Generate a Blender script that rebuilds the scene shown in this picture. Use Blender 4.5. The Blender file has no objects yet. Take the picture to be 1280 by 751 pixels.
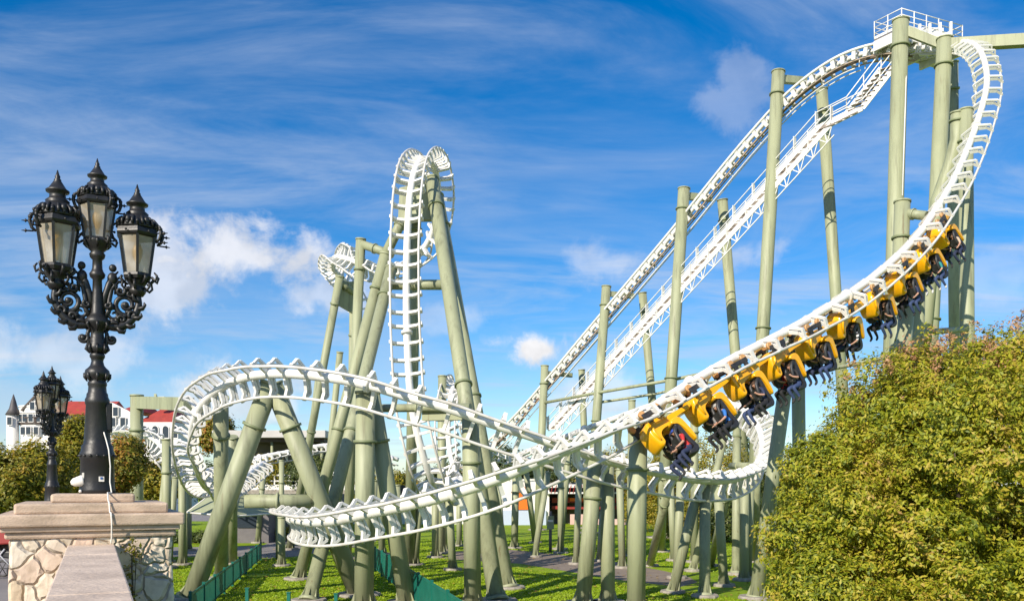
import bpy, bmesh, math, random
import numpy as np
from mathutils import Vector, Matrix, Quaternion
R = math.radians
random.seed(7); np.random.seed(7)
SC = bpy.context.scene
COL = SC.collection

# ------------------------------------------------------------------ geometry of the place
F = 1100.0; CX = 640.0; HY = 605.0; EYE = 4.0      # focal length in pixels, principal point, eye height above the lawn
def P(px, py, d):
    return Vector(((px - CX) / F * d, d, EYE + (HY - py) / F * d))
def G(px, d, z=0.0):
    return Vector(((px - CX) / F * d, d, z))

# ------------------------------------------------------------------ materials
def mat(name, c, rough=0.5, c2=None, scale=3.0, amt=1.0, bump=0.0, bscale=None, metal=0.0, detail=5, stretch=(1, 1, 1), coat=0.0, ramp=(0.35, 0.7)):
    m = bpy.data.materials.new(name); m.use_nodes = True
    nt = m.node_tree; n = nt.nodes; L = nt.links
    b = n['Principled BSDF']
    b.inputs['Roughness'].default_value = rough; b.inputs['Metallic'].default_value = metal
    if coat: b.inputs['Coat Weight'].default_value = coat; b.inputs['Coat Roughness'].default_value = 0.15
    b.inputs['Base Color'].default_value = (*c, 1)
    if c2 is not None or bump:
        tc = n.new('ShaderNodeTexCoord'); mp = n.new('ShaderNodeMapping'); mp.inputs['Scale'].default_value = stretch
        L.new(tc.outputs['Object'], mp.inputs['Vector'])
    if c2 is not None:
        t = n.new('ShaderNodeTexNoise'); t.inputs['Scale'].default_value = scale; t.inputs['Detail'].default_value = detail; t.inputs['Roughness'].default_value = 0.6
        L.new(mp.outputs[0], t.inputs['Vector'])
        r = n.new('ShaderNodeMapRange'); r.inputs[1].default_value = ramp[0]; r.inputs[2].default_value = ramp[1]; r.inputs[4].default_value = amt
        L.new(t.outputs[0], r.inputs[0])
        mx = n.new('ShaderNodeMix'); mx.data_type = 'RGBA'
        mx.inputs[6].default_value = (*c, 1); mx.inputs[7].default_value = (*c2, 1)
        L.new(r.outputs[0], mx.inputs[0]); L.new(mx.outputs[2], b.inputs['Base Color'])
    if bump:
        t2 = n.new('ShaderNodeTexNoise'); t2.inputs['Scale'].default_value = bscale or scale * 4; t2.inputs['Detail'].default_value = 4
        L.new(mp.outputs[0], t2.inputs['Vector'])
        bp = n.new('ShaderNodeBump'); bp.inputs['Strength'].default_value = bump; bp.inputs['Distance'].default_value = 0.05
        L.new(t2.outputs[0], bp.inputs['Height']); L.new(bp.outputs[0], b.inputs['Normal'])
    return m

def leafmat(name, cols, rough=0.55, trans=0.25):
    """leaves: each leaf draws its own colour"""
    m = bpy.data.materials.new(name); m.use_nodes = True
    nt = m.node_tree; n = nt.nodes; L = nt.links
    b = n['Principled BSDF']; b.inputs['Roughness'].default_value = rough
    g = n.new('ShaderNodeNewGeometry'); tc = n.new('ShaderNodeTexCoord')
    nz = n.new('ShaderNodeTexNoise'); nz.inputs['Scale'].default_value = 0.9; nz.inputs['Detail'].default_value = 3
    L.new(tc.outputs['Object'], nz.inputs['Vector'])
    a = n.new('ShaderNodeMath'); a.operation = 'MULTIPLY_ADD'; a.inputs[1].default_value = 0.62; L.new(g.outputs['Random Per Island'], a.inputs[0])
    s = n.new('ShaderNodeMapRange'); s.inputs[1].default_value = 0.32; s.inputs[2].default_value = 0.68; s.inputs[3].default_value = 0.0; s.inputs[4].default_value = 0.38
    L.new(nz.outputs[0], s.inputs[0]); L.new(s.outputs[0], a.inputs[2])
    cr = n.new('ShaderNodeValToRGB'); el = cr.color_ramp.elements
    k = len(cols)
    while len(el) < k: el.new(0.5)
    for i, c in enumerate(cols):
        el[i].position = i / (k - 1); el[i].color = (*c, 1)
    L.new(a.outputs[0], cr.inputs[0]); L.new(cr.outputs[0], b.inputs['Base Color'])
    tr = n.new('ShaderNodeBsdfTranslucent'); L.new(cr.outputs[0], tr.inputs['Color'])
    mx = n.new('ShaderNodeMixShader'); mx.inputs[0].default_value = trans
    L.new(b.outputs[0], mx.inputs[1]); L.new(tr.outputs[0], mx.inputs[2]); L.new(mx.outputs[0], n['Material Output'].inputs['Surface'])
    return m

M = {}
M['white'] = mat('white_paint', (.77, .76, .73), .4, (.46, .42, .36), 1.6, .7, ramp=(.48, .78), detail=7)
def weathered(name, c, dirt, streak, rough):
    """steel paint: mottled fading, thin rain streaks and a few rusty brown runs"""
    m = mat(name, c, rough, dirt, .8, .8, stretch=(1, 1, .4), ramp=(.38, .72)); nt = m.node_tree; n = nt.nodes; L = nt.links; b = n['Principled BSDF']
    src = b.inputs['Base Color'].links[0].from_socket; tc = n.new('ShaderNodeTexCoord')
    for sc, st, lo, hi, am, col in ((3.2, .07, .50, .70, .8, streak), (5.0, .05, .62, .72, .6, (.15, .09, .045))):
        mp = n.new('ShaderNodeMapping'); mp.inputs['Scale'].default_value = (1, 1, st); L.new(tc.outputs['Object'], mp.inputs[0])
        t = n.new('ShaderNodeTexNoise'); t.inputs['Scale'].default_value = sc; t.inputs['Detail'].default_value = 6; t.inputs['Roughness'].default_value = .65; L.new(mp.outputs[0], t.inputs[0])
        r = n.new('ShaderNodeMapRange'); r.inputs[1].default_value = lo; r.inputs[2].default_value = hi; r.inputs[4].default_value = am; L.new(t.outputs[0], r.inputs[0])
        x = n.new('ShaderNodeMix'); x.data_type = 'RGBA'; L.new(r.outputs[0], x.inputs[0]); L.new(src, x.inputs[6]); x.inputs[7].default_value = (*col, 1); src = x.outputs[2]
    L.new(src, b.inputs['Base Color']); return m
M['green'] = weathered('sage_paint', (.335, .355, .215), (.255, .272, .165), (.155, .16, .095), .55)
M['green_dark'] = mat('sage_flange_paint', (.20, .23, .12), .5)
M['yellow'] = mat('yellow_shell', (.88, .44, .008), .28, (.74, .34, .006), 4, .6, coat=.4)
M['seat'] = mat('black_seat', (.018, .018, .02), .5, (.04, .04, .042), 8)
M['rubber'] = mat('tan_wheel_rubber', (.55, .30, .12), .5)
M['iron'] = mat('cast_iron', (.009, .0095, .011), .45, (.030, .028, .026), 5, .7, .06, 30)
M['concrete'] = mat('footing_concrete', (.36, .33, .28), .85, (.22, .19, .15), 5, 1, .4, 20)
M['cap'] = mat('cap_stone', (.62, .475, .355), .85, (.38, .29, .21), 4.0, 1, .25, 45, stretch=(1, 1, 3), ramp=(.35, .7))
M['coping'] = mat('coping_stone', (.68, .54, .42), .85, (.46, .36, .28), 4.0, 1, .25, 50, stretch=(.6, .6, 3))
M['asphalt'] = mat('asphalt', (.19, .15, .12), .9, (.26, .205, .16), .9, 1, .3, 30)
M['street'] = mat('street_paving', (.24, .22, .21), .9, (.18, .165, .16), .5)
M['teal'] = mat('teal_fence_paint', (.006, .125, .09), .45, (.010, .165, .12), 2)
M['plaster'] = mat('white_plaster', (.78, .76, .72), .8, (.66, .64, .60), .4, .7)
M['redroof'] = mat('red_roof_tiles', (.42, .055, .035), .7, (.30, .04, .028), .8, 1, .5, 6)
M['darkroof'] = mat('slate_roof', (.055, .05, .055), .6, (.09, .08, .08), .7)
M['tanroof'] = mat('tan_roof', (.34, .22, .11), .7)
M['window'] = mat('window_glass', (.03, .04, .055), .12)
M['darkwood'] = mat('dark_wood', (.06, .045, .038), .7, (.10, .075, .06), 2)
M['canvas'] = mat('sage_canvas', (.33, .36, .22), .8, (.28, .31, .19), 1)
M['roofgrey'] = mat('roof_felt', (.55, .53, .50), .8, (.45, .43, .41), .4)
M['orange'] = mat('orange_panel', (.80, .16, .01), .5)
M['pink'] = mat('pink_panel', (.66, .46, .42), .7, (.58, .38, .34), .6)
M['red'] = mat('red_panel', (.27, .03, .025), .55)  # red darkened to hold the canopy's shade over the pavilion shelves
M['blue'] = mat('blue_panel', (.03, .10, .30), .5)
M['lightblue'] = mat('pale_blue_panel', (.45, .52, .66), .6)
M['greywall'] = mat('grey_wall', (.17, .155, .16), .8, (.12, .11, .115), 1)
M['bark'] = mat('bark', (.09, .065, .045), .9, (.05, .038, .028), 4, 1, .5, 12)
M['cable'] = mat('white_cable', (.75, .72, .66), .5)
M['chain'] = mat('chain_trough', (.16, .11, .085), .5)
M['lampglass'] = None
M['grating'] = mat('walkway_grating', (.26, .21, .17), .7)
M['rail'] = mat('worn_white_rail', (.66, .64, .60), .35, (.44, .40, .35), 2.2, .8, ramp=(.45, .7), detail=7)
M['shaded_rail'] = mat('brown_shaded_rail', (.46, .35, .27), .5)  # brown puts the shade under the lift rails into their colour
M['tin'] = mat('zinc_box', (.55, .56, .58), .4)

def glassmat():
    m = bpy.data.materials.new('lantern_glass'); m.use_nodes = True
    nt = m.node_tree; n = nt.nodes; L = nt.links
    b = n['Principled BSDF']; b.inputs['Base Color'].default_value = (.62, .55, .44, 1); b.inputs['Roughness'].default_value = .22
    tc = n.new('ShaderNodeTexCoord'); t = n.new('ShaderNodeTexNoise'); t.inputs['Scale'].default_value = 5
    L.new(tc.outputs['Object'], t.inputs['Vector'])
    cr = n.new('ShaderNodeValToRGB'); cr.color_ramp.elements[0].color = (.40, .32, .21, 1); cr.color_ramp.elements[0].position = .3
    cr.color_ramp.elements[1].color = (.80, .74, .62, 1); cr.color_ramp.elements[1].position = .7
    L.new(t.outputs[0], cr.inputs[0]); L.new(cr.outputs[0], b.inputs['Base Color'])
    tl = n.new('ShaderNodeBsdfTranslucent'); tl.inputs[0].default_value = (.75, .68, .55, 1)
    tp = n.new('ShaderNodeBsdfTransparent'); tp.inputs[0].default_value = (.95, .93, .88, 1)
    m1 = n.new('ShaderNodeMixShader'); m1.inputs[0].default_value = .35
    m2 = n.new('ShaderNodeMixShader'); m2.inputs[0].default_value = .34
    L.new(b.outputs[0], m1.inputs[1]); L.new(tl.outputs[0], m1.inputs[2])
    L.new(m1.outputs[0], m2.inputs[1]); L.new(tp.outputs[0], m2.inputs[2])
    L.new(m2.outputs[0], n['Material Output'].inputs['Surface'])
    return m
M['lampglass'] = glassmat()

def stonemat():
    """rubble masonry of pale yellowish stones with mortar joints"""
    m = bpy.data.materials.new('rubble_stone'); m.use_nodes = True
    nt = m.node_tree; n = nt.nodes; L = nt.links
    b = n['Principled BSDF']; b.inputs['Roughness'].default_value = .85
    tc = n.new('ShaderNodeTexCoord')
    nz = n.new('ShaderNodeTexNoise'); nz.inputs['Scale'].default_value = 3.0; nz.inputs['Detail'].default_value = 3
    L.new(tc.outputs['Object'], nz.inputs['Vector'])
    dm = n.new('ShaderNodeVectorMath'); dm.operation = 'MULTIPLY_ADD'; dm.inputs[1].default_value = (.22, .22, .22)
    L.new(nz.outputs['Color'], dm.inputs[0]); L.new(tc.outputs['Object'], dm.inputs[2])
    def vor(feat):
        v = n.new('ShaderNodeTexVoronoi'); v.feature = feat; v.inputs['Scale'].default_value = 4.9; v.inputs['Randomness'].default_value = .9
        L.new(dm.outputs[0], v.inputs['Vector']); return v
    ve = vor('DISTANCE_TO_EDGE'); vc = vor('F1')
    cr = n.new('ShaderNodeValToRGB'); e = cr.color_ramp.elements
    e[0].color = (.66, .53, .36, 1); e[1].color = (.70, .62, .50, 1); x = e.new(.35); x.color = (.74, .66, .53, 1); x = e.new(.65); x.color = (.68, .50, .38, 1)
    sp = n.new('ShaderNodeSeparateColor'); L.new(vc.outputs['Color'], sp.inputs[0]); L.new(sp.outputs[0], cr.inputs[0])
    n2 = n.new('ShaderNodeTexNoise'); n2.inputs['Scale'].default_value = 9; n2.inputs['Detail'].default_value = 8
    L.new(tc.outputs['Object'], n2.inputs['Vector'])
    mr0 = n.new('ShaderNodeMapRange'); mr0.inputs[1].default_value = .45; mr0.inputs[2].default_value = .75; mr0.inputs[4].default_value = .6
    L.new(n2.outputs[0], mr0.inputs[0])
    mx0 = n.new('ShaderNodeMix'); mx0.data_type = 'RGBA'; mx0.inputs[7].default_value = (.36, .27, .18, 1)
    L.new(mr0.outputs[0], mx0.inputs[0]); L.new(cr.outputs[0], mx0.inputs[6])
    mr = n.new('ShaderNodeMapRange'); mr.inputs[1].default_value = .004; mr.inputs[2].default_value = .022
    L.new(ve.outputs['Distance'], mr.inputs[0])
    mx = n.new('ShaderNodeMix'); mx.data_type = 'RGBA'; mx.inputs[6].default_value = (.50, .39, .27, 1)
    L.new(mr.outputs[0], mx.inputs[0]); L.new(mx0.outputs[2], mx.inputs[7]); L.new(mx.outputs[2], b.inputs['Base Color'])
    mh = n.new('ShaderNodeMapRange'); mh.inputs[1].default_value = 0; mh.inputs[2].default_value = .10; L.new(ve.outputs['Distance'], mh.inputs[0])
    ad = n.new('ShaderNodeMath'); ad.operation = 'MULTIPLY_ADD'; ad.inputs[1].default_value = .45; L.new(n2.outputs[0], ad.inputs[0]); L.new(mh.outputs[0], ad.inputs[2])
    bp = n.new('ShaderNodeBump'); bp.inputs['Strength'].default_value = 1.0; bp.inputs['Distance'].default_value = .03
    L.new(ad.outputs[0], bp.inputs['Height']); L.new(bp.outputs[0], b.inputs['Normal'])
    return m
M['stone'] = stonemat()

def grassmat():
    m = bpy.data.materials.new('mown_grass'); m.use_nodes = True
    nt = m.node_tree; n = nt.nodes; L = nt.links
    b = n['Principled BSDF']; b.inputs['Roughness'].default_value = .75; b.inputs['Specular IOR Level'].default_value = .2
    tc = n.new('ShaderNodeTexCoord')
    def noise(s, d=5):
        t = n.new('ShaderNodeTexNoise'); t.inputs['Scale'].default_value = s; t.inputs['Detail'].default_value = d; t.inputs['Roughness'].default_value = .7
        L.new(tc.outputs['Object'], t.inputs['Vector']); return t
    a = noise(.35, 6); f = noise(9, 6)
    cr = n.new('ShaderNodeValToRGB'); e = cr.color_ramp.elements
    e[0].position = .3; e[0].color = (.15, .25, .008, 1); e[1].position = .72; e[1].color = (.34, .46, .014, 1)
    x = e.new(.52); x.color = (.25, .37, .010, 1)
    L.new(a.outputs[0], cr.inputs[0])
    mr = n.new('ShaderNodeMapRange'); mr.inputs[1].default_value = .42; mr.inputs[2].default_value = .62; mr.inputs[4].default_value = .55
    L.new(f.outputs[0], mr.inputs[0])
    mx = n.new('ShaderNodeMix'); mx.data_type = 'RGBA'; mx.inputs[7].default_value = (.13, .19, .006, 1)
    L.new(mr.outputs[0], mx.inputs[0]); L.new(cr.outputs[0], mx.inputs[6])
    p = noise(.16, 4); mp = n.new('ShaderNodeMapRange'); mp.inputs[1].default_value = .6; mp.inputs[2].default_value = .72; mp.inputs[4].default_value = .6
    L.new(p.outputs[0], mp.inputs[0])
    mx2 = n.new('ShaderNodeMix'); mx2.data_type = 'RGBA'; mx2.inputs[7].default_value = (.20, .19, .05, 1)
    L.new(mp.outputs[0], mx2.inputs[0]); L.new(mx.outputs[2], mx2.inputs[6]); L.new(mx2.outputs[2], b.inputs['Base Color'])
    bp = n.new('ShaderNodeBump'); bp.inputs['Strength'].default_value = .7; bp.inputs['Distance'].default_value = .06
    bn = noise(22, 4); L.new(bn.outputs[0], bp.inputs['Height']); L.new(bp.outputs[0], b.inputs['Normal'])
    return m
M['grass'] = grassmat()

# ------------------------------------------------------------------ mesh builder
class MB:
    def __init__(s): s.v = []; s.f = []; s.sm = []
    def add(s, vs, fs, smooth=False):
        o = len(s.v); s.v += [Vector(v) for v in vs]
        for f in fs: s.f.append([i + o for i in f]); s.sm.append(smooth)
    def box(s, c, size, rot=None):
        c = Vector(c); x, y, z = [q / 2 for q in size]
        vs = [Vector((a * x, b * y, d * z)) for a in (-1, 1) for b in (-1, 1) for d in (-1, 1)]
        if rot is not None: vs = [rot @ v for v in vs]
        s.add([v + c for v in vs], [(0, 1, 3, 2), (4, 6, 7, 5), (0, 4, 5, 1), (2, 3, 7, 6), (0, 2, 6, 4), (1, 5, 7, 3)])
    def bar(s, a, b, w, h=None, up=(0, 0, 1)):
        """box section bar from a to b; w across, h along up"""
        a = Vector(a); b = Vector(b); t = (b - a).normalized(); up = Vector(up)
        if abs(t.dot(up.normalized())) > .98: up = Vector((0, 1, 0)) if abs(t.y) < .9 else Vector((1, 0, 0))
        l = t.cross(up).normalized(); u = l.cross(t).normalized(); h = h or w
        vs = []
        for p in (a, b):
            for (i, j) in ((-1, -1), (1, -1), (1, 1), (-1, 1)): vs.append(p + l * (i * w / 2) + u * (j * h / 2))
        s.add(vs, [(3, 2, 1, 0), (4, 5, 6, 7), (0, 1, 5, 4), (1, 2, 6, 5), (2, 3, 7, 6), (3, 0, 4, 7)])
    def tube(s, pts, r, n=12, caps=True, frames=None):
        pts = [Vector(p) for p in pts]; k = len(pts)
        rs = r if isinstance(r, (list, tuple)) else [r] * k
        tang = []
        for i in range(k):
            d = pts[min(i + 1, k - 1)] - pts[max(i - 1, 0)]
            tang.append(d.normalized() if d.length > 1e-9 else Vector((0, 0, 1)))
        t = tang[0]; u = Vector((0, 0, 1)) if abs(t.z) < .9 else Vector((1, 0, 0))
        u = (u - t * u.dot(t)).normalized(); vs = []
        for i in range(k):
            t = tang[i]; u = (u - t * u.dot(t)); u = u.normalized() if u.length > 1e-6 else t.orthogonal().normalized()
            w = t.cross(u)
            for j in range(n):
                a = 2 * math.pi * j / n; vs.append(pts[i] + (u * math.cos(a) + w * math.sin(a)) * rs[i])
        fs = [(i * n + j, i * n + (j + 1) % n, (i + 1) * n + (j + 1) % n, (i + 1) * n + j) for i in range(k - 1) for j in range(n)]
        s.add(vs, fs, True)
        if caps:
            o = len(s.v) - len(vs)
            s.f.append([o + j for j in range(n)][::-1]); s.sm.append(False)
            s.f.append([o + (k - 1) * n + j for j in range(n)]); s.sm.append(False)
    def lathe(s, prof, n=24, c=(0, 0, 0), rot=0.0, smooth=True, sx=1, sy=1):
        """prof: list of (r, z) bottom to top"""
        c = Vector(c); vs = []; k = len(prof)
        for r, z in prof:
            for j in range(n):
                a = 2 * math.pi * j / n + rot; vs.append(c + Vector((math.cos(a) * r * sx, math.sin(a) * r * sy, z)))
        fs = [(i * n + j, i * n + (j + 1) % n, (i + 1) * n + (j + 1) % n, (i + 1) * n + j) for i in range(k - 1) for j in range(n)]
        o = len(s.v); s.add(vs, fs, smooth)
        s.f.append([o + j for j in range(n)][::-1]); s.sm.append(False)
        s.f.append([o + (k - 1) * n + j for j in range(n)]); s.sm.append(False)
    def prism(s, poly, axis_o, ax, ay, az, th):
        """polygon (2d list) extruded by th along az, in the plane ax, ay"""
        o = Vector(axis_o); ax = Vector(ax); ay = Vector(ay); az = Vector(az); k = len(poly)
        vs = [o + ax * x + ay * y - az * th / 2 for x, y in poly] + [o + ax * x + ay * y + az * th / 2 for x, y in poly]
        fs = [list(range(k))[::-1], list(range(k, 2 * k))] + [(i, (i + 1) % k, (i + 1) % k + k, i + k) for i in range(k)]
        s.add(vs, fs)
    def ball(s, c, r, n=10, m=7, scale=(1, 1, 1)):
        c = Vector(c)
        prof = [(max(1e-4, math.sin(math.pi * i / m)) * r, -math.cos(math.pi * i / m) * r) for i in range(m + 1)]
        k0 = len(s.v); s.lathe(prof, n, (0, 0, 0))
        for i in range(k0, len(s.v)):
            v = s.v[i]; s.v[i] = Vector((v.x * scale[0], v.y * scale[1], v.z * scale[2])) + c
    def build(s, name, m, parent=None, origin=(0, 0, 0), bevel=0.0):
        me = bpy.data.meshes.new(name); o_ = Vector(origin)
        me.from_pydata([v - o_ for v in s.v], [], s.f); me.update()
        me.polygons.foreach_set('use_smooth', s.sm)
        ms = m if isinstance(m, (list, tuple)) else [m]
        for q in ms: me.materials.append(q)
        bm = bmesh.new(); bm.from_mesh(me); bmesh.ops.recalc_face_normals(bm, faces=bm.faces); bm.to_mesh(me); bm.free()
        o = bpy.data.objects.new(name, me); COL.objects.link(o)
        if parent is None: o.location = o_
        else: o.parent = parent
        if bevel:
            b = o.modifiers.new('bevel', 'BEVEL'); b.width = bevel; b.segments = 2; b.limit_method = 'ANGLE'; b.angle_limit = R(40)
        return o

def tag(o, label=None, cat=None, group=None, kind=None):
    if label: o['label'] = label
    if cat: o['category'] = cat
    if group: o['group'] = group
    if kind: o['kind'] = kind
    return o
def empty(name, loc=(0, 0, 0), label=None, cat=None, group=None):
    o = bpy.data.objects.new(name, None); COL.objects.link(o); o.location = loc; o.empty_display_size = .3
    return tag(o, label, cat, group)
def copy_tree(o, parent=None):
    c = o.copy(); COL.objects.link(c)
    if parent is not None: c.parent = parent
    for ch in list(o.children): copy_tree(ch, c)
    return c
# ------------------------------------------------------------------ coaster track
GA, HG, RS, RR = .60, .42, .155, .052      # half gauge, hang of the rails below the spine, spine radius, rail radius
def path(wp, step=.12):
    """wp: (px, py, d, (hx, hy, hz)).  Returns arrays of points, tangents, hang and lateral vectors at even steps."""
    ps = [P(*w[:3]) for w in wp]; hs = [Vector(w[3]).normalized() for w in wp]
    ps = [ps[0] * 2 - ps[1]] + ps + [ps[-1] * 2 - ps[-2]]; hs = [hs[0]] + hs + [hs[-1]]
    raw = []; rh = []
    for i in range(1, len(ps) - 2):
        p0, p1, p2, p3 = ps[i - 1:i + 3]
        t0 = 0; t1 = t0 + max((p1 - p0).length, 1e-4) ** .5; t2 = t1 + max((p2 - p1).length, 1e-4) ** .5; t3 = t2 + max((p3 - p2).length, 1e-4) ** .5
        for k in range(40):
            t = t1 + (t2 - t1) * k / 40
            a1 = p0 * ((t1 - t) / (t1 - t0)) + p1 * ((t - t0) / (t1 - t0)); a2 = p1 * ((t2 - t) / (t2 - t1)) + p2 * ((t - t1) / (t2 - t1)); a3 = p2 * ((t3 - t) / (t3 - t2)) + p3 * ((t - t2) / (t3 - t2))
            b1 = a1 * ((t2 - t) / (t2 - t0)) + a2 * ((t - t0) / (t2 - t0)); b2 = a2 * ((t3 - t) / (t3 - t1)) + a3 * ((t - t1) / (t3 - t1))
            raw.append(b1 * ((t2 - t) / (t2 - t1)) + b2 * ((t - t1) / (t2 - t1)))
            q = k / 40; q = q * q * (3 - 2 * q); rh.append(hs[i].lerp(hs[i + 1], q))
    raw.append(ps[-2]); rh.append(hs[-2])
    # smooth a little, then resample evenly
    A = np.array([list(p) for p in raw]); H = np.array([list(p) for p in rh])
    for _ in range(60):
        A[1:-1] = .25 * A[:-2] + .5 * A[1:-1] + .25 * A[2:]; H[1:-1] = .25 * H[:-2] + .5 * H[1:-1] + .25 * H[2:]
    d = np.r_[0, np.cumsum(np.linalg.norm(np.diff(A, axis=0), axis=1))]
    n = int(d[-1] / step); s = np.linspace(0, d[-1], n + 1)
    A = np.stack([np.interp(s, d, A[:, i]) for i in range(3)], 1); H = np.stack([np.interp(s, d, H[:, i]) for i in range(3)], 1)
    T = np.gradient(A, axis=0); T /= np.linalg.norm(T, axis=1)[:, None]
    H -= T * (H * T).sum(1)[:, None]; H /= np.linalg.norm(H, axis=1)[:, None]
    Lt = np.cross(H, T)
    return dict(p=A, t=T, h=H, l=Lt, s=s, len=d[-1])
def frame_at(tr, s):
    i = int(np.clip(round(s / tr['len'] * (len(tr['s']) - 1)), 0, len(tr['s']) - 1))
    l, h, t = [Vector(tr[k][i]) for k in 'lht']; p = Vector(tr['p'][i])
    m = Matrix.Identity(4)
    for r in range(3): m[r][0] = l[r]; m[r][1] = h[r]; m[r][2] = t[r]; m[r][3] = p[r]
    return m
def s_at_px(tr, px, lo=0, hi=1e9):
    A = tr['p']; x = A[:, 0] / A[:, 1] * F + CX; ok = (tr['s'] >= lo) & (tr['s'] <= hi)
    d = np.where(ok, abs(x - px), 1e9); return tr['s'][int(d.argmin())]

def tie_mesh(w=.115, th=.075):
    b = MB()
    for sg in (-1, 1):
        S1 = (sg * .06, -.13, 0); B = (sg * (GA + .06), .10, 0); C = (sg * (GA + .03), HG - .02, 0); S2 = (sg * .12, .06, 0)
        K = (sg * (GA - .13), HG * .42, 0)
        b.bar(S1, B, w, th, (0, 1, 0)); b.bar(B, C, w * .98, th * 1.1, (1, 0, 0)); b.bar(S2, K, w * .96, th * 1.7, (0, 1, 0)); b.bar(K, C, w * .94, th * 1.35, (0, 1, 0))
        b.box((sg * (GA + .05), HG, 0), (.10, .10, w * 1.15))
    me_o = b.build('crosstie', M['white']); me = me_o.data; bpy.data.objects.remove(me_o); return me
TIE = tie_mesh()
def liftie_mesh():
    """frame tie of the lift hill: box web between the spine and the rails"""
    b = MB()
    for sg in (-1, 1):
        b.bar((sg * .10, -.16, 0), (sg * (GA + .10), -.16, 0), .16, .09, (0, 1, 0)); b.bar((sg * (GA + .06), -.16, 0), (sg * (GA + .06), HG, 0), .26, .09, (1, 0, 0))
        b.bar((sg * .1, .1, 0), (sg * GA, HG, 0), .15, .08, (0, 1, 0))
    me_o = b.build('crosstie', M['white']); me = me_o.data; bpy.data.objects.remove(me_o); return me
LIFTIE = liftie_mesh()

def track(name, label, wp, space=.75, tie=TIE, smax=1.35, smin=.52, railm='rail', cat='roller coaster track', group='sections of the white coaster track', skip=(), maxt=100):
    tr = path(wp); o_ = Vector(tr['p'][0]); root = empty(name, o_, label, cat, group)
    pts = [Vector(p) for p in tr['p'][::2]]
    b = MB(); b.tube(pts, RS, 14)
    fl = 7.5
    while fl < tr['len'] - 3:
        m = frame_at(tr, fl); c = m.translation; t = Vector((m[0][2], m[1][2], m[2][2])); b.tube([c - t * .06, c + t * .06], RS * 1.55, 14); fl += 9.0
    b.build('spine', M['white'], root, o_)
    for sg in (-1, 1):
        b = MB(); b.tube([Vector(tr['p'][i] + tr['l'][i] * sg * GA + tr['h'][i] * (HG + .05)) for i in range(0, len(tr['p']), 2)], RR, 8); b.build('rail', M[railm], root, o_)
    # ties stand closer in the bends than on the straights
    k = np.linalg.norm(np.gradient(tr['t'], axis=0), axis=1) / (tr['s'][1] - tr['s'][0]) + .5 * np.linalg.norm(np.gradient(tr['h'], axis=0), axis=1) / (tr['s'][1] - tr['s'][0])
    kk = np.convolve(np.pad(k, 20, 'edge'), np.ones(41) / 41, 'valid'); spc = np.clip(.42 + .05 / np.maximum(kk, 1e-3), smin, smax); print([round(float(q), 2) for q in spc[::60]])
    cum = np.concatenate([[0], np.cumsum(.5 * (1 / spc[1:] + 1 / spc[:-1]) * np.diff(tr['s']))]); n = min(maxt, int(cum[-1])); print(name, round(tr['len'], 1), 'ties', n, round(cum[-1]))
    for i in range(n):
        m = frame_at(tr, np.interp((i + .5) * cum[-1] / n, cum, tr['s'])); m.translation = m.translation - o_
        t = bpy.data.objects.new('crosstie', tie); COL.objects.link(t); t.parent = root; t.matrix_local = m
    tr['root'] = root; tr['o'] = o_
    return tr

def dn(th, right=(.55, -.83)):      # hang vector rolled th degrees from straight down, outwards
    c, s = math.cos(R(th)), math.sin(R(th)); return (right[0] * s, right[1] * s, -c)
# first drop with the train, down to the low turn at the left
A = track('coaster_track', 'white track of the big drop carrying the yellow train, ending in a low left turn', [
    (1146, 62, 54.6, (0, 0, -1)), (1180, 55, 53.2, (.1, .1, -1)), (1206, 53, 51.2, (.25, .3, -1)), (1224, 62, 48.8, (.4, .5, -.8)), (1234, 101, 45.8, (.5, .6, -.6)), (1222, 152, 43.2, (.6, .5, -.6)),
    (1194, 222, 39.6, (.72, .35, -.6)), (1170, 262, 37.4, (.72, .3, -.62)), (1146, 296, 35.9, (.7, .3, -.65)), (1100, 340, 33.9, (.55, .3, -.8)), (1050, 375, 32.3, dn(-6)), (1000, 405, 31, dn(4)),
    (950, 431, 29.8, dn(12)), (900, 457, 28.7, dn(18)), (850, 487, 27.6, dn(23)), (800, 519, 26.6, dn(32)), (740, 548, 25.6, dn(45)), (680, 574, 24.8, dn(48)), (620, 599, 24.4, dn(50, (.2, -1))), (566, 617, 24.5, dn(50, (0, -1))),
    (512, 631, 25, dn(50, (-.1, -1))), (463, 641, 26, dn(50, (-.3, -1))), (416, 651, 27.5, dn(52, (-.5, -.9))), (380, 652, 29.4, dn(55, (-.9, -.6))), (362, 645, 31.6, dn(58, (-1, 0))), (372, 636, 34, dn(55, (-.8, .8))), (400, 628, 36.4, dn(45, (-.3, 1)))], .74)
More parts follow.
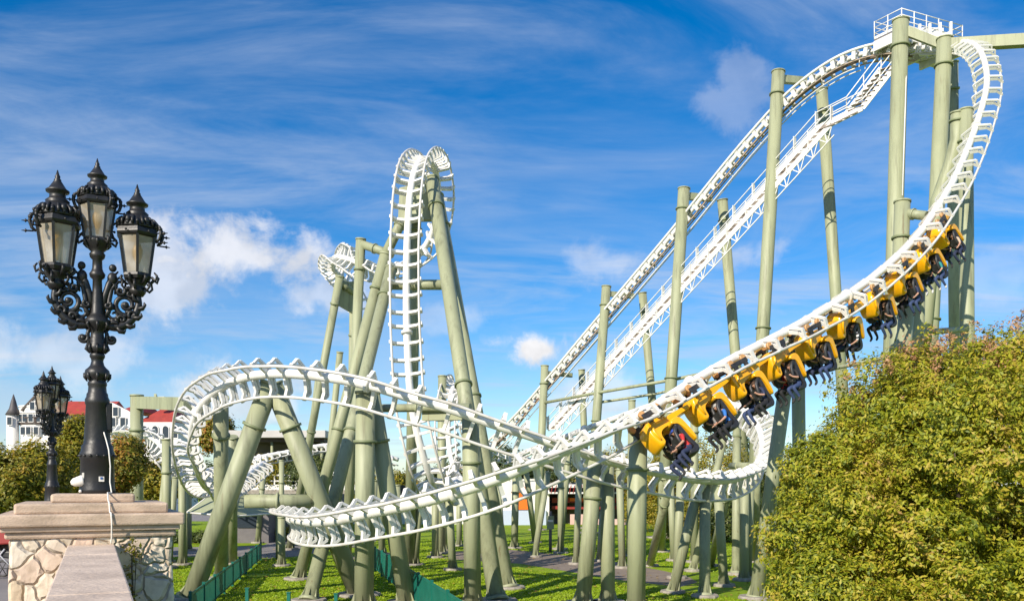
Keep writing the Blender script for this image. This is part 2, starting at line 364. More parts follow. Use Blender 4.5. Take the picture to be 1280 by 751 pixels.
# the long upper curve from the left curl to the right turn and back
B = track('coaster_track', 'white track curling at the left, crossing the middle and turning back at right', [
    (330, 578, 57, (0, 0, -1)), (300, 600, 50, (0, -.1, -1)), (272, 612, 43, (-.1, -.4, -1)), (254, 604, 37.8, (-.1, -.85, -.6)), (243, 574, 35.6, (-.15, -1, -.15)), (240, 542, 34, (-.3, -.95, .1)), (250, 510, 32.6, (-.4, -.9, -.1)),
    (277, 484, 31.2, (-.25, -.85, -.35)), (313, 470, 29.9, (-.1, -.8, -.55)), (357, 467, 29, dn(52, (0, -1))), (404, 471, 28.4, dn(50, (0, -1))), (455, 480, 28, dn(48, (0, -1))), (513, 497, 27.8, dn(46, (0, -1))), (560, 510, 27.7, dn(45, (0, -1))), (608, 527, 27.8, dn(44, (0, -1))), (664, 545, 28, dn(42, (-.1, -1))),
    (716, 562, 28.4, dn(38, (-.2, -1))), (780, 581, 29.2, dn(34, (0, -1))), (830, 592, 30.4, dn(34, (.2, -1))), (880, 600, 32, dn(42, (.4, -.9))), (922, 597, 34.2, dn(50, (.8, -.7))), (948, 578, 36.6, dn(58, (1, -.2))), (953, 550, 38.6, dn(60, (1, .2))),
    (942, 524, 40.4, dn(58, (.9, .5))), (918, 505, 42, dn(50, (.5, .9))), (880, 496, 43.6, dn(38, (.2, 1))), (830, 502, 45.6, dn(25, (.1, 1))), (785, 517, 47.5, dn(10, (0, 1))), (735, 535, 50, dn(0)), (690, 552, 53, dn(0)), (640, 572, 57, dn(0))], .86, maxt=100)
# the vertical ladder and the inversion in the middle
Cc = track('coaster_track', 'white track climbing like a ladder in the middle and looping over at its top', [
    (572, 598, 47, (0, 0, -1)), (560, 613, 42, (0, 0, -1)), (551, 618, 39.4, (0, -.4, -1)), (541, 604, 37.4, (0, -.9, -.5)), (528, 566, 36.5, (0, -1, -.15)), (515, 510, 36.4, (0, -1, -.05)), (510, 450, 36.6, (0, -1, 0)), (508, 380, 36.9, (-.05, -1, .05)),
    (509, 300, 37.3, (-.1, -1, .1)), (513, 240, 37.8, (-.1, -.9, .4)), (521, 208, 38.9, (-.1, -.5, .9)), (533, 199, 40.5, (0, .1, 1)), (544, 212, 42.2, (.2, .8, .6)), (548, 248, 43.4, (.4, .9, .1)), (541, 290, 44.2, (.5, .8, -.3)), (520, 322, 45, (.3, .4, -.8)),
    (490, 334, 46, (0, 0, -1)), (460, 333, 47.3, (-.3, -.5, -.6)), (436, 324, 48.8, (-.5, -.8, .2)), (418, 322, 50.6, (-.3, -.6, .8)), (416, 336, 52.6, (-.6, .3, .6)), (430, 350, 54.2, (-.4, .9, 0)), (446, 378, 55.4, (0, 1, 0)), (452, 430, 55.6, (0, 1, 0)), (450, 500, 55, (0, .9, -.4)), (444, 556, 53, (0, .3, -1)), (430, 592, 50, (0, 0, -1))], smax=.66, smin=.5)
# rear drop beyond the ladder
D_ = track('coaster_track', 'short white track dropping steeply behind the ladder track, beside the thick leaning leg', [
    (600, 600, 47, (0, 0, -1)), (580, 602, 48, (0, -.3, -1)), (566, 580, 49, (-.3, -1, -.3)), (560, 540, 49.6, (-.3, -1, 0)), (562, 505, 50.4, (-.2, -1, .1)), (567, 484, 52, (0, -.4, .9)), (574, 484, 54.5, (.2, .6, .3)), (582, 510, 56.5, (.1, .8, -.5)), (594, 545, 58, (0, .2, -1)), (625, 566, 60, (0, 0, -1)), (665, 575, 63, (0, 0, -1))], .72)
# low far track at the left
E_ = track('coaster_track', 'low white track with dense ties snaking behind the stone pier at the left', [
    (110, 540, 58, (0, 0, -1)), (140, 538, 55, (0, -.4, -1)), (172, 541, 52.5, (-.2, -.7, -.7)), (198, 553, 50.5, (0, -1, -.3)), (214, 574, 50, (0, -1, -.2)), (226, 588, 51, (0, -.6, -.8)), (246, 590, 54, (0, 0, -1)), (290, 580, 60, (0, 0, -1)), (330, 570, 63, (0, -.3, -1)), (370, 563, 64, (0, -.4, -1)), (410, 556, 65, (0, 0, -1)), (450, 560, 66, (0, 0, -1)), (500, 575, 67, (0, 0, -1))], .7)
# lift hill
Lf = track('lift_track', 'straight white lift track climbing to the high platform, upper of two slanting lines', [
    (560, 590, 88, (0, 0, -1)), (610, 560, 84, (0, 0, -1)), (655, 511, 80, (.4, .4, -1)), (740, 412, 74.6, (.4, .2, -1)), (840, 294, 68.9, (.4, .2, -1)), (940, 172, 63.8, (.4, .2, -1)), (1000, 112, 60.9, (.3, .1, -1)), (1060, 74, 58, (.1, .1, -1)), (1108, 62, 55.9, (0, 0, -1)), (1146, 62, 54.6, (0, 0, -1))], .92, LIFTIE, smax=.95, smin=.8, railm='shaded_rail', group=None)
def offset_line(tr, dl, dh, s0=0.0, s1=1.0):
    k = len(tr['p']); return [Vector(tr['p'][i] + tr['l'][i] * dl + tr['h'][i] * dh) for i in range(int(s0 * k), int(s1 * k), 4)]
b = MB(); b.tube(offset_line(Lf, 0, HG - .05, .12, 1), .10, 6); b.build('chain_trough', M['chain'], Lf['root'], Lf['o'])
for sg in (-1, 1):
    b = MB(); b.tube(offset_line(Lf, sg * (GA + .06), -.20, .12, 1), .10, 8); b.build('top_girder', M['white'], Lf['root'], Lf['o'])
    b = MB(); b.tube(offset_line(Lf, sg * .34, HG + .45, .12, .93), .045, 6)
    for q in range(6, int(Lf['len']), 3):
        m = frame_at(Lf, q)
        if m.translation.z > 6: b.bar(m @ Vector((sg * .34, HG, 0)), m @ Vector((sg * .34, HG + .45, 0)), .05)
    b.build('cable_tray', M['white'], Lf['root'], Lf['o'])

# ------------------------------------------------------------------ catwalk beside the lift
def catwalk():
    pts = [P(690, 536, 77.4), P(1030, 158, 58.0), P(1068, 139, 56.6), P(1112, 82, 55.4)]
    o_ = pts[0]; root = empty('catwalk', o_, 'white maintenance walkway with railings, steps and brackets running parallel below the lift track', 'walkway')
    side = Vector((.62, -.78, 0)); W = .55
    deck = MB(); gr = MB()
    for k in range(3):
        a, b_ = pts[k], pts[k + 1]; n = int((b_ - a).length / (.34 if k != 1 else .5)); d = (b_ - a) / n; up = Vector((0, 0, 1))
        for i in range(n):
            c = a + d * (i + .5); gr.bar(c - side * W, c + side * W, (.30 if k == 2 else d.length * .99), .04, d.cross(side) if k != 2 else (0, 0, 1)); (deck.bar(c - side * W - Vector((0, 0, .12)), c + side * W - Vector((0, 0, .12)), .08) if i % 3 == 0 else None)
        for sg in (-1, 1):
            deck.bar(a + side * sg * W, b_ + side * sg * W, .10, .36)
    deck.build('deck', M['white'], root, o_)
    gr.build('grating', M['grating'], root, o_)
    for sg in (-1, 1):
        rl = MB()
        for k in range(3):
            a, b_ = pts[k] + side * sg * W, pts[k + 1] + side * sg * W; n = max(1, int(round((b_ - a).length / 2.0)))
            for h in (1.1, .55): rl.bar(a + Vector((0, 0, h)), b_ + Vector((0, 0, h)), .05)
            for i in range(n + 1):
                c = a.lerp(b_, i / n); rl.bar(c, c + Vector((0, 0, 1.12)), .30 if k == 0 else .07, .05, side)
        rl.build('railing', M['white'], root, o_)
    a, b_ = pts[0], pts[1]; n = 26
    for i in range(n):
        c = a.lerp(b_, (i + .5) / n); q = a.lerp(b_, (i + 1.1) / n); br = MB()
        br.bar(c - side * W, c + side * W + Vector((0, 0, -.05)), .09); br.bar(c + side * W, c + side * .75 + Vector((0, 0, -.8)), .06)
        br.bar(c - side * W, c + side * .75 + Vector((0, 0, -.8)), .06); br.bar(c + side * .75 + Vector((0, 0, -.8)), q + side * W, .05)
        br.build('bracket', M['white'], root, o_)
    br = MB(); br.bar(a + side * .75 + Vector((0, 0, -.8)), b_ + side * .75 + Vector((0, 0, -.8)), .06); br.build('lower_chord', M['white'], root, o_)
catwalk()

# ------------------------------------------------------------------ platform at the top
def platform():
    N = P(1127, 34, 54.0); Lc = P(1093, 50, 55.6); Rr = P(1203, 54, 56.05); N.z = Lc.z = Rr.z = (N.z + Lc.z + Rr.z) / 3
    Bk = Lc + Rr - N; o_ = N.copy(); root = empty('platform', o_, 'white railed service platform at the very top of the lift', 'platform')
    cs = [N, Rr, Bk, Lc]
    d = MB(); d.add(cs + [c - Vector((0, 0, .12)) for c in cs], [(0, 1, 2, 3), (7, 6, 5, 4), (0, 4, 5, 1), (1, 5, 6, 2), (2, 6, 7, 3), (3, 7, 4, 0)])
    d.build('deck', M['greywall'], root, o_)
    g = MB()
    for i in range(4): g.bar(cs[i] - Vector((0, 0, .45)), cs[(i + 1) % 4] - Vector((0, 0, .45)), .16, .62)
    for t in (.25, .5, .75): g.bar(N.lerp(Rr, t) - Vector((0, 0, 1.0)), Lc.lerp(Bk, t) - Vector((0, 0, 1.0)), .2, .4)
    g.build('girder', M['white'], root, o_)
    for i in range(4):
        a, b_ = cs[i], cs[(i + 1) % 4]; r = MB(); n = max(2, int((b_ - a).length / 1.0))
        for h in (1.12, .75, .4): r.tube([a + Vector((0, 0, h)), b_ + Vector((0, 0, h))], .03, 6)
        for k in range(n): c = a.lerp(b_, k / n); r.tube([c, c + Vector((0, 0, 1.15))], .035, 6)
        r.bar(a + Vector((0, 0, .1)), b_ + Vector((0, 0, .1)), .03, .16)
        r.build('railing', M['white'], root, o_)
    # brake box hanging below the deck, round the track
    h = MB(); c0, c1 = P(1134, 64, 54.9), P(1172, 62, 53.6)
    for dz in (-.55, .55):
        h.bar(c0 + Vector((.45, -.7, dz)), c1 + Vector((.45, -.7, dz)), .14, .2)
    for t in (0, .33, .66, 1.0):
        c = c0.lerp(c1, t) + Vector((.45, -.7, 0)); h.bar(c + Vector((0, 0, -.55)), c + Vector((0, 0, 1.3)), .14)
    h.build('hanger', M['white'], root, o_)
    # motor housings on the deck and the line that hangs down
    mh = MB(); c = N.lerp(Rr, .62) + (Lc - N) * .35 + Vector((0, 0, .35)); mh.box(c, (1.4, .8, .7)); mh.build('motor_housing', M['white'], root, o_, .05)
platform()
# ------------------------------------------------------------------ supports (steel tubes, flanged, on concrete footings)
GRP = 'sage green steel supports of the coaster'
def support(label, legs, beams=(), name='track_support', plates=(), foot=True, cat='support'):
    """legs: (pts list of Vector top..foot, radius); beams: (a, b, r)"""
    o_ = legs[0][0][-1].copy(); root = empty(name, o_, label, cat, GRP)
    for pts, r in legs:
        m = MB(); m.tube(pts, [r * 1.0 if len(pts) > 2 else r * (1 - .06 * i) for i in range(len(pts))][::-1] if False else r, 20)
        leg = m.build('leg', M['green'], root, o_)
        f = MB(); L = sum((pts[i + 1] - pts[i]).length for i in range(len(pts) - 1))
        a, b_ = pts[-2], pts[-1]; d = (b_ - a).normalized()
        f.tube([b_ - d * .10, b_ + d * .02], r * 1.5, 20)
        for k in range(8):                                    # stiffening webs on the base plate
            u = d.orthogonal().normalized(); u.rotate(Quaternion(d, k * math.pi / 4)); q = b_ - d * .05
            f.add([q + u * r * .9, q + u * r * 1.45, q + u * r * .98 - d * .42, q + u * r * .9 - d * .42], [(0, 1, 2, 3)])
        f.build('base_plate', M['green'], root, o_)
        if L > 5:
            t = pts[0]; d0 = (pts[1] - pts[0]).normalized(); l0 = (pts[1] - pts[0]).length
            w = min(1.6, l0 * .3)
            for ww in (w, l0 * .55) if l0 > 13 else (w,):
                f = MB(); f.tube([t + d0 * (ww - .045), t + d0 * (ww + .045)], r * 1.22, 20); f.build('flange', M['green_dark'], root, o_)
        f = MB(); f.tube([pts[0] - (pts[1] - pts[0]).normalized() * .03, pts[0] + (pts[1] - pts[0]).normalized() * .05], r * 1.1, 20); f.build('end_cap', M['green'], root, o_)
        if foot:
            f = MB(); q = pts[-1]; f.lathe([(r * 2.5, -.3), (r * 2.5, .06), (r * 2.35, .11)], 12, (q.x, q.y, 0), random.random(), False); f.build('footing', M['concrete'], root, o_)
    for q in beams:
        a, b_, r = q[:3]; m = MB()
        if len(q) > 3: m.bar(a, b_, r * 1.6, r * 2)
        else:
            m.tube([a, b_], r, 16); c = a.lerp(b_, .45); d = (b_ - a).normalized(); m.tube([c - d * .04, c + d * .04], r * 1.25, 16)
        m.build('crossbeam', M['green'], root, o_)
    for pl, th in plates:
        m = MB(); nrm = (pl[1] - pl[0]).cross(pl[2] - pl[0]).normalized(); k = len(pl)
        m.add([p - nrm * th / 2 for p in pl] + [p + nrm * th / 2 for p in pl], [list(range(k))[::-1], list(range(k, 2 * k))] + [(i, (i + 1) % k, (i + 1) % k + k, i + k) for i in range(k)])
        m.build('gusset_plate', M['green'], root, o_)
    return root
def leg(tx, ty, td, fx, fd, r): return ([P(tx, ty, td), G(fx, fd)], r)
def col(tx, ty, d, r): return leg(tx, ty, d, tx, d, r)

support('thick A-shaped support with a round crossbeam under the left part of the upper curve', [leg(338, 478, 30.3, 238, 30.6, .34), leg(341, 480, 30.4, 448, 31.6, .33)], [(P(306, 626, 30.6), P(396, 626, 31), .24)])
support('upright post right behind the left leg of the A-shaped support, reaching the left curl', [leg(276, 497, 32.8, 277, 37, .28)])
support('shorter upright post close to the right of the post under the left curl', [leg(291, 546, 41, 291, 44, .22)])
support('slim post standing on the lawn just right of the stone pier', [col(228, 590, 43.6, .19)])
support('thin far post beside the slim one at the stone pier, behind the hedge strip', [col(236, 600, 53, .17)])
support('short post under the leftmost tip of the low turn, right of the green fence', [col(352, 646, 43, .18)])
support('slanted far legs rising to the twisted track above the clouds at left of the ladder', [leg(425, 345, 50, 362, 54, .23), leg(441, 385, 52, 436, 56, .2)], [(P(425, 352, 50.2), P(441, 366, 51), .2)], plates=[([P(420, 352, 50.3), P(442, 352, 51), P(441, 392, 51.2), P(420, 380, 50.4)], .2)])
support('tall post with an elbow arm at its top reaching the back of the ladder track', [leg(451, 299, 46.5, 433, 47, .26)], [(P(451, 305, 46.5), P(490, 318, 45.6), .22)])
support('tall four-legged tower holding the top of the ladder track', [leg(482, 318, 38.6, 373, 37, .25), leg(489, 336, 38.2, 386, 30, .25), leg(540, 225, 38.9, 621, 30, .29), leg(547, 245, 39.6, 636, 33.8, .26), leg(520, 240, 39.4, 512, 43.6, .26)],
        [(P(480, 356, 38.5), P(566, 356, 37.4), .22), (P(482, 318, 38.6), P(520, 240, 39.4), .22)], plates=[([P(500, 236, 39), P(541, 228, 39), P(549, 276, 38.8), P(498, 276, 38.9)], .25)])
support('thick upright column with a dark leaning brace, left of centre in front of the tower', [leg(457, 490, 28.6, 455, 28.8, .32), leg(464, 492, 29.2, 509, 29.6, .29)])
support('thick upright column in the middle carrying the descending upper curve, with a side beam', [leg(588, 516, 28.4, 591, 28.8, .28)], [(P(470, 510, 30.2), P(588, 509, 28.9), .14), (P(530, 519, 29.8), P(580, 518, 29.2), .18, 1)])
support('leaning thin leg behind the green fence in the middle', [leg(526, 606, 43, 519, 43.6, .17)])
support('thin post behind the middle lawn, left of the column in the centre', [col(544, 612, 48, .19)])
support('slimmest far post directly next to the thin post of the middle lawn', [col(555, 614, 53, .18)])
support('far post half hidden behind the left edge of the centre column', [col(574, 612, 57, .18)])
support('post in front of the orange panel of the far pavilion', [leg(645, 585, 55, 643, 55, .22)])
support('pair of slim legs forming a V on the lawn near the pavilion', [leg(657, 585, 58, 669, 60, .19), leg(685, 590, 49, 668, 48.4, .17)])
support('single slim post in front of the dark front of the pavilion', [col(701, 575, 51, .18)])
support('short thin post behind the leaning leg of the middle right', [leg(753, 640, 45.8, 749, 45.8, .15)])
support('leaning leg joined to an upright one where the two white tracks cross', [leg(746, 566, 29.5, 728, 29.3, .26), leg(759, 574, 30, 760, 29.6, .24)])
support('very thick single column just below the front of the yellow train', [leg(798, 522, 27.3, 795, 27.3, .29)])
support('upright and leaning leg in front of the dark hedge, right of the thickest column', [leg(829, 595, 46, 827, 52, .22), leg(836, 606, 36, 812, 43, .18)])
support('leaning front leg and its upright partner under the right turn', [leg(874, 603, 32.6, 841, 32.4, .19), leg(881, 604, 32.8, 881, 31.2, .2)])
support('upright post rising behind the train to the right turn, before the hedge', [leg(868, 500, 44.2, 868, 45, .2)])
support('long thin leg leaning left under the right turn', [leg(914, 510, 42.5, 866, 40.5, .17)])
support('leg leaning left beneath the lowest point of the right turn', [leg(912, 602, 34.5, 888, 43, .17)])
support('twin uprights with a bracket inside the right turn', [leg(921, 510, 42.4, 920, 39, .19), leg(931, 585, 37.4, 930, 36.6, .19)], [(P(914, 582, 40), P(936, 582, 37.3), .15)])
support('far upright post in the shade at the left edge of the round bush', [leg(947, 560, 41, 943, 45, .19)])
support('leaning leg with upright partner at the left edge of the round bush', [leg(991, 416, 31.8, 945, 30.8, .25), leg(997, 416, 32, 1001, 33, .24)])
support('forked legs behind the middle cars of the train', [leg(1140, 308, 36.4, 1104, 34.5, .30), leg(1147, 310, 36.8, 1143, 38.5, .31)])
support('stubby column with a round cap holding the drop track above the train', [leg(1128, 252, 38.2, 1112, 37.5, .33)], [(P(1128, 266, 38.2), P(1158, 270, 37.4), .2)])
support('tallest column of the lift top, left corner of the platform', [leg(1126, 26, 53.6, 1107, 53, .47)], [(P(1130, 38, 53.6), P(1182, 58, 52.2), .25, 1)])
support('tall column right of the platform with a long beam reaching out to the right', [leg(1181, 49, 52, 1150, 51, .44), leg(1190, 78, 55, 1196, 60, .36), leg(1306, 44, 49.8, 1312, 49.5, .42)], [(P(1181, 57, 52), P(1306, 49.5, 49.8), .32, 1)])
support('capped column beside the drop with a bent second pipe', [leg(1207, 138, 44, 1211, 43, .34), ([P(1197, 141, 44.2), P(1196, 175, 44.3), P(1188, 205, 44.4), P(1172, 250, 44.6), G(1130, 45)], .33)])
lift = [('lowest lift support near the horizon at the start of the straight climb', 681, 457, 77.6, 672, 77, .34, 727, 462, 79.4, 735, 80, .3),
        ('second lift support, where the climb passes the middle of the photo', 758, 358, 73.2, 735, 72, .38, 803, 366, 75, 830, 76, .35),
        ('third lift support with a long post crossing the walkway', 855, 236, 67.6, 826, 66, .45, 903, 250, 69.4, 938, 71, .4),
        ('highest of the slanted lift supports, beside the steps near the platform', 973, 90, 61.4, 938, 60, .44, 1027, 112, 62.8, 1066, 64, .4)]
for lb, ax, ay, ad, afx, afd, ar, bx, by, bd, bfx, bfd, br in lift:
    a = P(ax, ay, ad); b_ = P(bx, by, bd)
    support(lb, [leg(ax, ay, ad, afx, afd, ar), leg(bx, by, bd, bfx, bfd, br)], [(P(ax, ay + 9, ad), P(ax + 34, ay + 12, ad + .9), ar * .55, 1)], name='lift_support')
support('upright post behind the pier, with a beam running right to the left curl', [col(171, 494, 40, .28)], [(P(174, 503, 40), P(236, 505, 35.4), .27, 1)], plates=[([P(193, 493, 39), P(196, 493, 39), P(196, 508, 38.6), P(193, 508, 38.6)], .12)])
support('mid-height post between the pier and the left curl, with a thin brace', [col(208, 549, 42, .21), leg(206, 588, 43, 194, 43, .12)])
support('thin brace leg beside the slim post at the pier', [leg(219, 596, 45, 212, 45, .14)])
# more thin far legs that fill the forest of supports
for k, (tx, ty, td, fx, fd, r, lb) in enumerate([
    (398, 470, 58, 372, 58, .2, 'far thin leg leaning right between the A-shaped support and the tower'),
    (414, 545, 60, 430, 60, .18, 'far thin leg leaning left behind the tower legs'),
    (470, 480, 50, 478, 50, .2, 'dark far post seen between the tower legs and the thick column'),
    (425, 440, 54.5, 400, 57, .2, 'second far thin leg leaning beneath the twisted track'),
    (612, 560, 56, 608, 56, .2, 'far post right of the centre column, before the pavilion wall'),
    (553, 470, 51.5, 551, 51, .25, 'dark topped post standing by the steep rear drop'),
    (851, 600, 37.5, 846, 37.5, .18, 'upright thin post before the hedge, between the leaning legs under the right turn'),
    (897, 606, 34.6, 905, 34.6, .18, 'leg leaning right under the lowest bend of the right turn'),
    (838, 598, 46, 842, 46, .17, 'far thin upright post beside the hedge under the train'),
    (938, 596, 37.5, 934, 37.5, .18, 'upright post under the outer edge of the right turn'),
    (962, 520, 43, 968, 43, .2, 'far upright post just left of the bush top edge'),
    (468, 600, 44, 462, 44, .18, 'slim post left of the middle fence, behind the thick left column'),
    (496, 606, 47, 500, 47, .18, 'slim far post right of the thick left column'),
    (560, 600, 41, 566, 41, .18, 'slim post just left of the centre column on the lawn'),
    (622, 596, 46, 628, 46, .18, 'slim post just right of the centre column on the lawn'),
    (724, 590, 44, 720, 44, .16, 'slim post left of the joined legs where the tracks cross'),
    (774, 586, 42, 778, 42, .17, 'slim post between the joined legs and the thickest column'),
    (330, 582, 60, 322, 60, .18, 'far leg under the low far track, left within the A-shaped support'),
    (352, 575, 62, 352, 62, .18, 'far upright under the low far track, right within the A-shaped support'),
    (790, 500, 49, 787, 49, .2, 'far post behind the crossing of the two white tracks'),
    (712, 546, 53, 700, 54, .2, 'far post below the box-like returning track')]):
    support(lb, [leg(tx, ty, td, fx, fd, r)])
# tie beams strung between lift supports
def tie(label, pts, r):
    b = MB(); b.tube([P(*p) for p in pts], r, 8); tag(b.build('tie_beam', M['green'], None, P(*pts[0])), label, 'tie beam', 'tie beams between the supports')
tie('upper green tie beam running level behind the train front', [(676, 504, 77.6), (745, 491, 72.6), (838, 475, 67), (915, 459, 68)], .13)
tie('lower green tie beam just under the upper one, left of the train', [(748, 503, 72.6), (820, 492, 75), (870, 480, 70), (918, 474, 69)], .11)
tie('green tie beam between the capped column and the forked legs above the bush', [(1146, 416, 39), (1211, 411, 43.5)], .14)
tie('thin green tie beam behind the lower cars of the train', [(948, 478, 60), (1035, 462, 50), (1112, 446, 38)], .10)
b = MB(); b.tube([P(1134, 60, 54), P(1128, 245, 50)], .035, 6); tag(b.build('hoist_rope', M['cable'], None, P(1134, 60, 54)), 'thin pale rope hanging down from the platform beside the tallest column', 'rope')
# ------------------------------------------------------------------ the yellow train.  Car axes: x across, y down from the track, z forward (downhill)
def shared(b, name, m, bevel=0.0, sub=0):
    o = b.build(name, m, None, (0, 0, 0), bevel)
    if sub:
        s = o.modifiers.new('s', 'SUBSURF'); s.levels = sub
    if bevel or sub:
        me = bpy.data.meshes.new_from_object(o.evaluated_get(bpy.context.evaluated_depsgraph_get())); me.name = name
    else: me = o.data
    bpy.data.objects.remove(o); return me
def outline_shell(poly, half, rnd=.05):
    """closed side outline (z, y) given thickness across x, shrunk a little on both faces so the edge is rounded"""
    b = MB(); q_ = []; k = len(poly)                      # round the outline off first
    for i in range(k):
        m0, m1, m2, m3 = [Vector(poly[(i + j) % k]) for j in (-1, 0, 1, 2)]
        for t in (0, .33, .67): q_.append(tuple(.5 * ((2 * m1) + (-m0 + m2) * t + (2 * m0 - 5 * m1 + 4 * m2 - m3) * t * t + (-m0 + 3 * m1 - 3 * m2 + m3) * t ** 3)))
    poly = q_; k = len(poly); cz = sum(p[0] for p in poly) / k; cy = sum(p[1] for p in poly) / k
    rings = [(-half, .86), (-half + rnd * .3, .94), (-half + rnd, 1.0), (half - rnd, 1.0), (half - rnd * .3, .94), (half, .86)]
    vs = []
    for x, s in rings:
        for z, y in poly: vs.append((x, cy + (y - cy) * s, cz + (z - cz) * s))
    fs = [list(range(k))[::-1], list(range(5 * k, 6 * k))] + [(r * k + i, r * k + (i + 1) % k, (r + 1) * k + (i + 1) % k, (r + 1) * k + i) for r in range(5) for i in range(k)]
    b.add(vs, fs[:2]); o0 = len(b.v) - len(vs); b.f += fs[2:]; b.sm += [True] * len(fs[2:]); return b
# fairing: a broad arch that bends down in front of each seat row
lobe = [(-.45, .48), (-.12, .40), (.18, .36), (.40, .42), (.54, .58), (.60, .84), (.58, 1.06), (.52, 1.24), (.42, 1.30), (.33, 1.24), (.29, 1.06), (.22, .94), (.08, .86), (-.15, .82), (-.45, .80)]
b = MB(); q = outline_shell(lobe, .40, .12); b.add(q.v, q.f); b.sm = list(q.sm)
FAIR = shared(b, 'fairing', M['yellow'])
def rib(sg):
    b = MB(); b.tube([(sg * .42, .56, -.25), (sg * .42, .53, .16), (sg * .42, .60, .35), (sg * .42, .80, .44), (sg * .42, 1.10, .43)], [.03, .045, .05, .05, .035], 8); return shared(b, 'fairing_rib', M['yellow'])
RIB = [rib(-1), rib(1)]
b = outline_shell([(-1.80, .50), (-.36, .50), (-.36, .70), (-.80, .70), (-1.15, .66), (-1.80, .62)], .20, .06); LINK = shared(b, 'link_beam', M['yellow'])
def bogie(sg):
    b = MB(); b.box((sg * .56, .24, .06), (.10, .16, .9)); b.box((sg * .56, .36, -.24), (.08, .3, .2)); b.box((sg * .56, .36, .33), (.08, .3, .2)); return shared(b, 'bogie', M['seat'], .02)
BOGIE = [bogie(-1), bogie(1)]
b = MB(); b.tube([(-.06, 0, 0), (.06, 0, 0)], .13, 14); b.tube([(-.07, 0, 0), (.07, 0, 0)], .035, 10); WHEEL = shared(b, 'wheel', M['rubber'])
# seat: black moulded bucket, its yellow top, harness
sb = MB()
prof = [(-.16, .86), (-.22, 1.1), (-.20, 1.5), (-.24, 1.85), (-.14, 2.00), (.10, 2.00), (.24, 1.97), (.26, 1.90), (.08, 1.90), (-.06, 1.82), (-.02, 1.5), (-.04, 1.1), (-.04, .88)]
prof = [(z - .30, y) for z, y in prof]
q = outline_shell(prof, .22, .05); sb.add(q.v, q.f); sb.sm = list(q.sm); b.sm = list(q.sm)
sb.bar((0, .8, -.5), (0, 1.0, -.42), .3, .1)
SEATM = shared(sb, 'seat', M['seat'])
tb = outline_shell([(-.72, .82), (-.46, .74), (-.28, .78), (-.26, .88), (-.44, .96), (-.56, 1.18), (-.62, 1.62), (-.72, 1.62), (-.76, 1.2)], .26, .06); TOPM = shared(tb, 'seat_top', M['yellow'])
hb = MB()
for sg in (-1, 1):
    hb.tube([(sg * .15, 1.02, -.44), (sg * .17, 1.03, -.30), (sg * .17, 1.14, -.16), (sg * .16, 1.36, -.08), (sg * .13, 1.60, -.06)], .07, 10)
hb.tube([(-.14, 1.60, -.06), (.14, 1.60, -.06)], .06, 10); hb.box((0, 1.42, -.07), (.26, .34, .10))
HARM = shared(hb, 'harness', M['seat'])

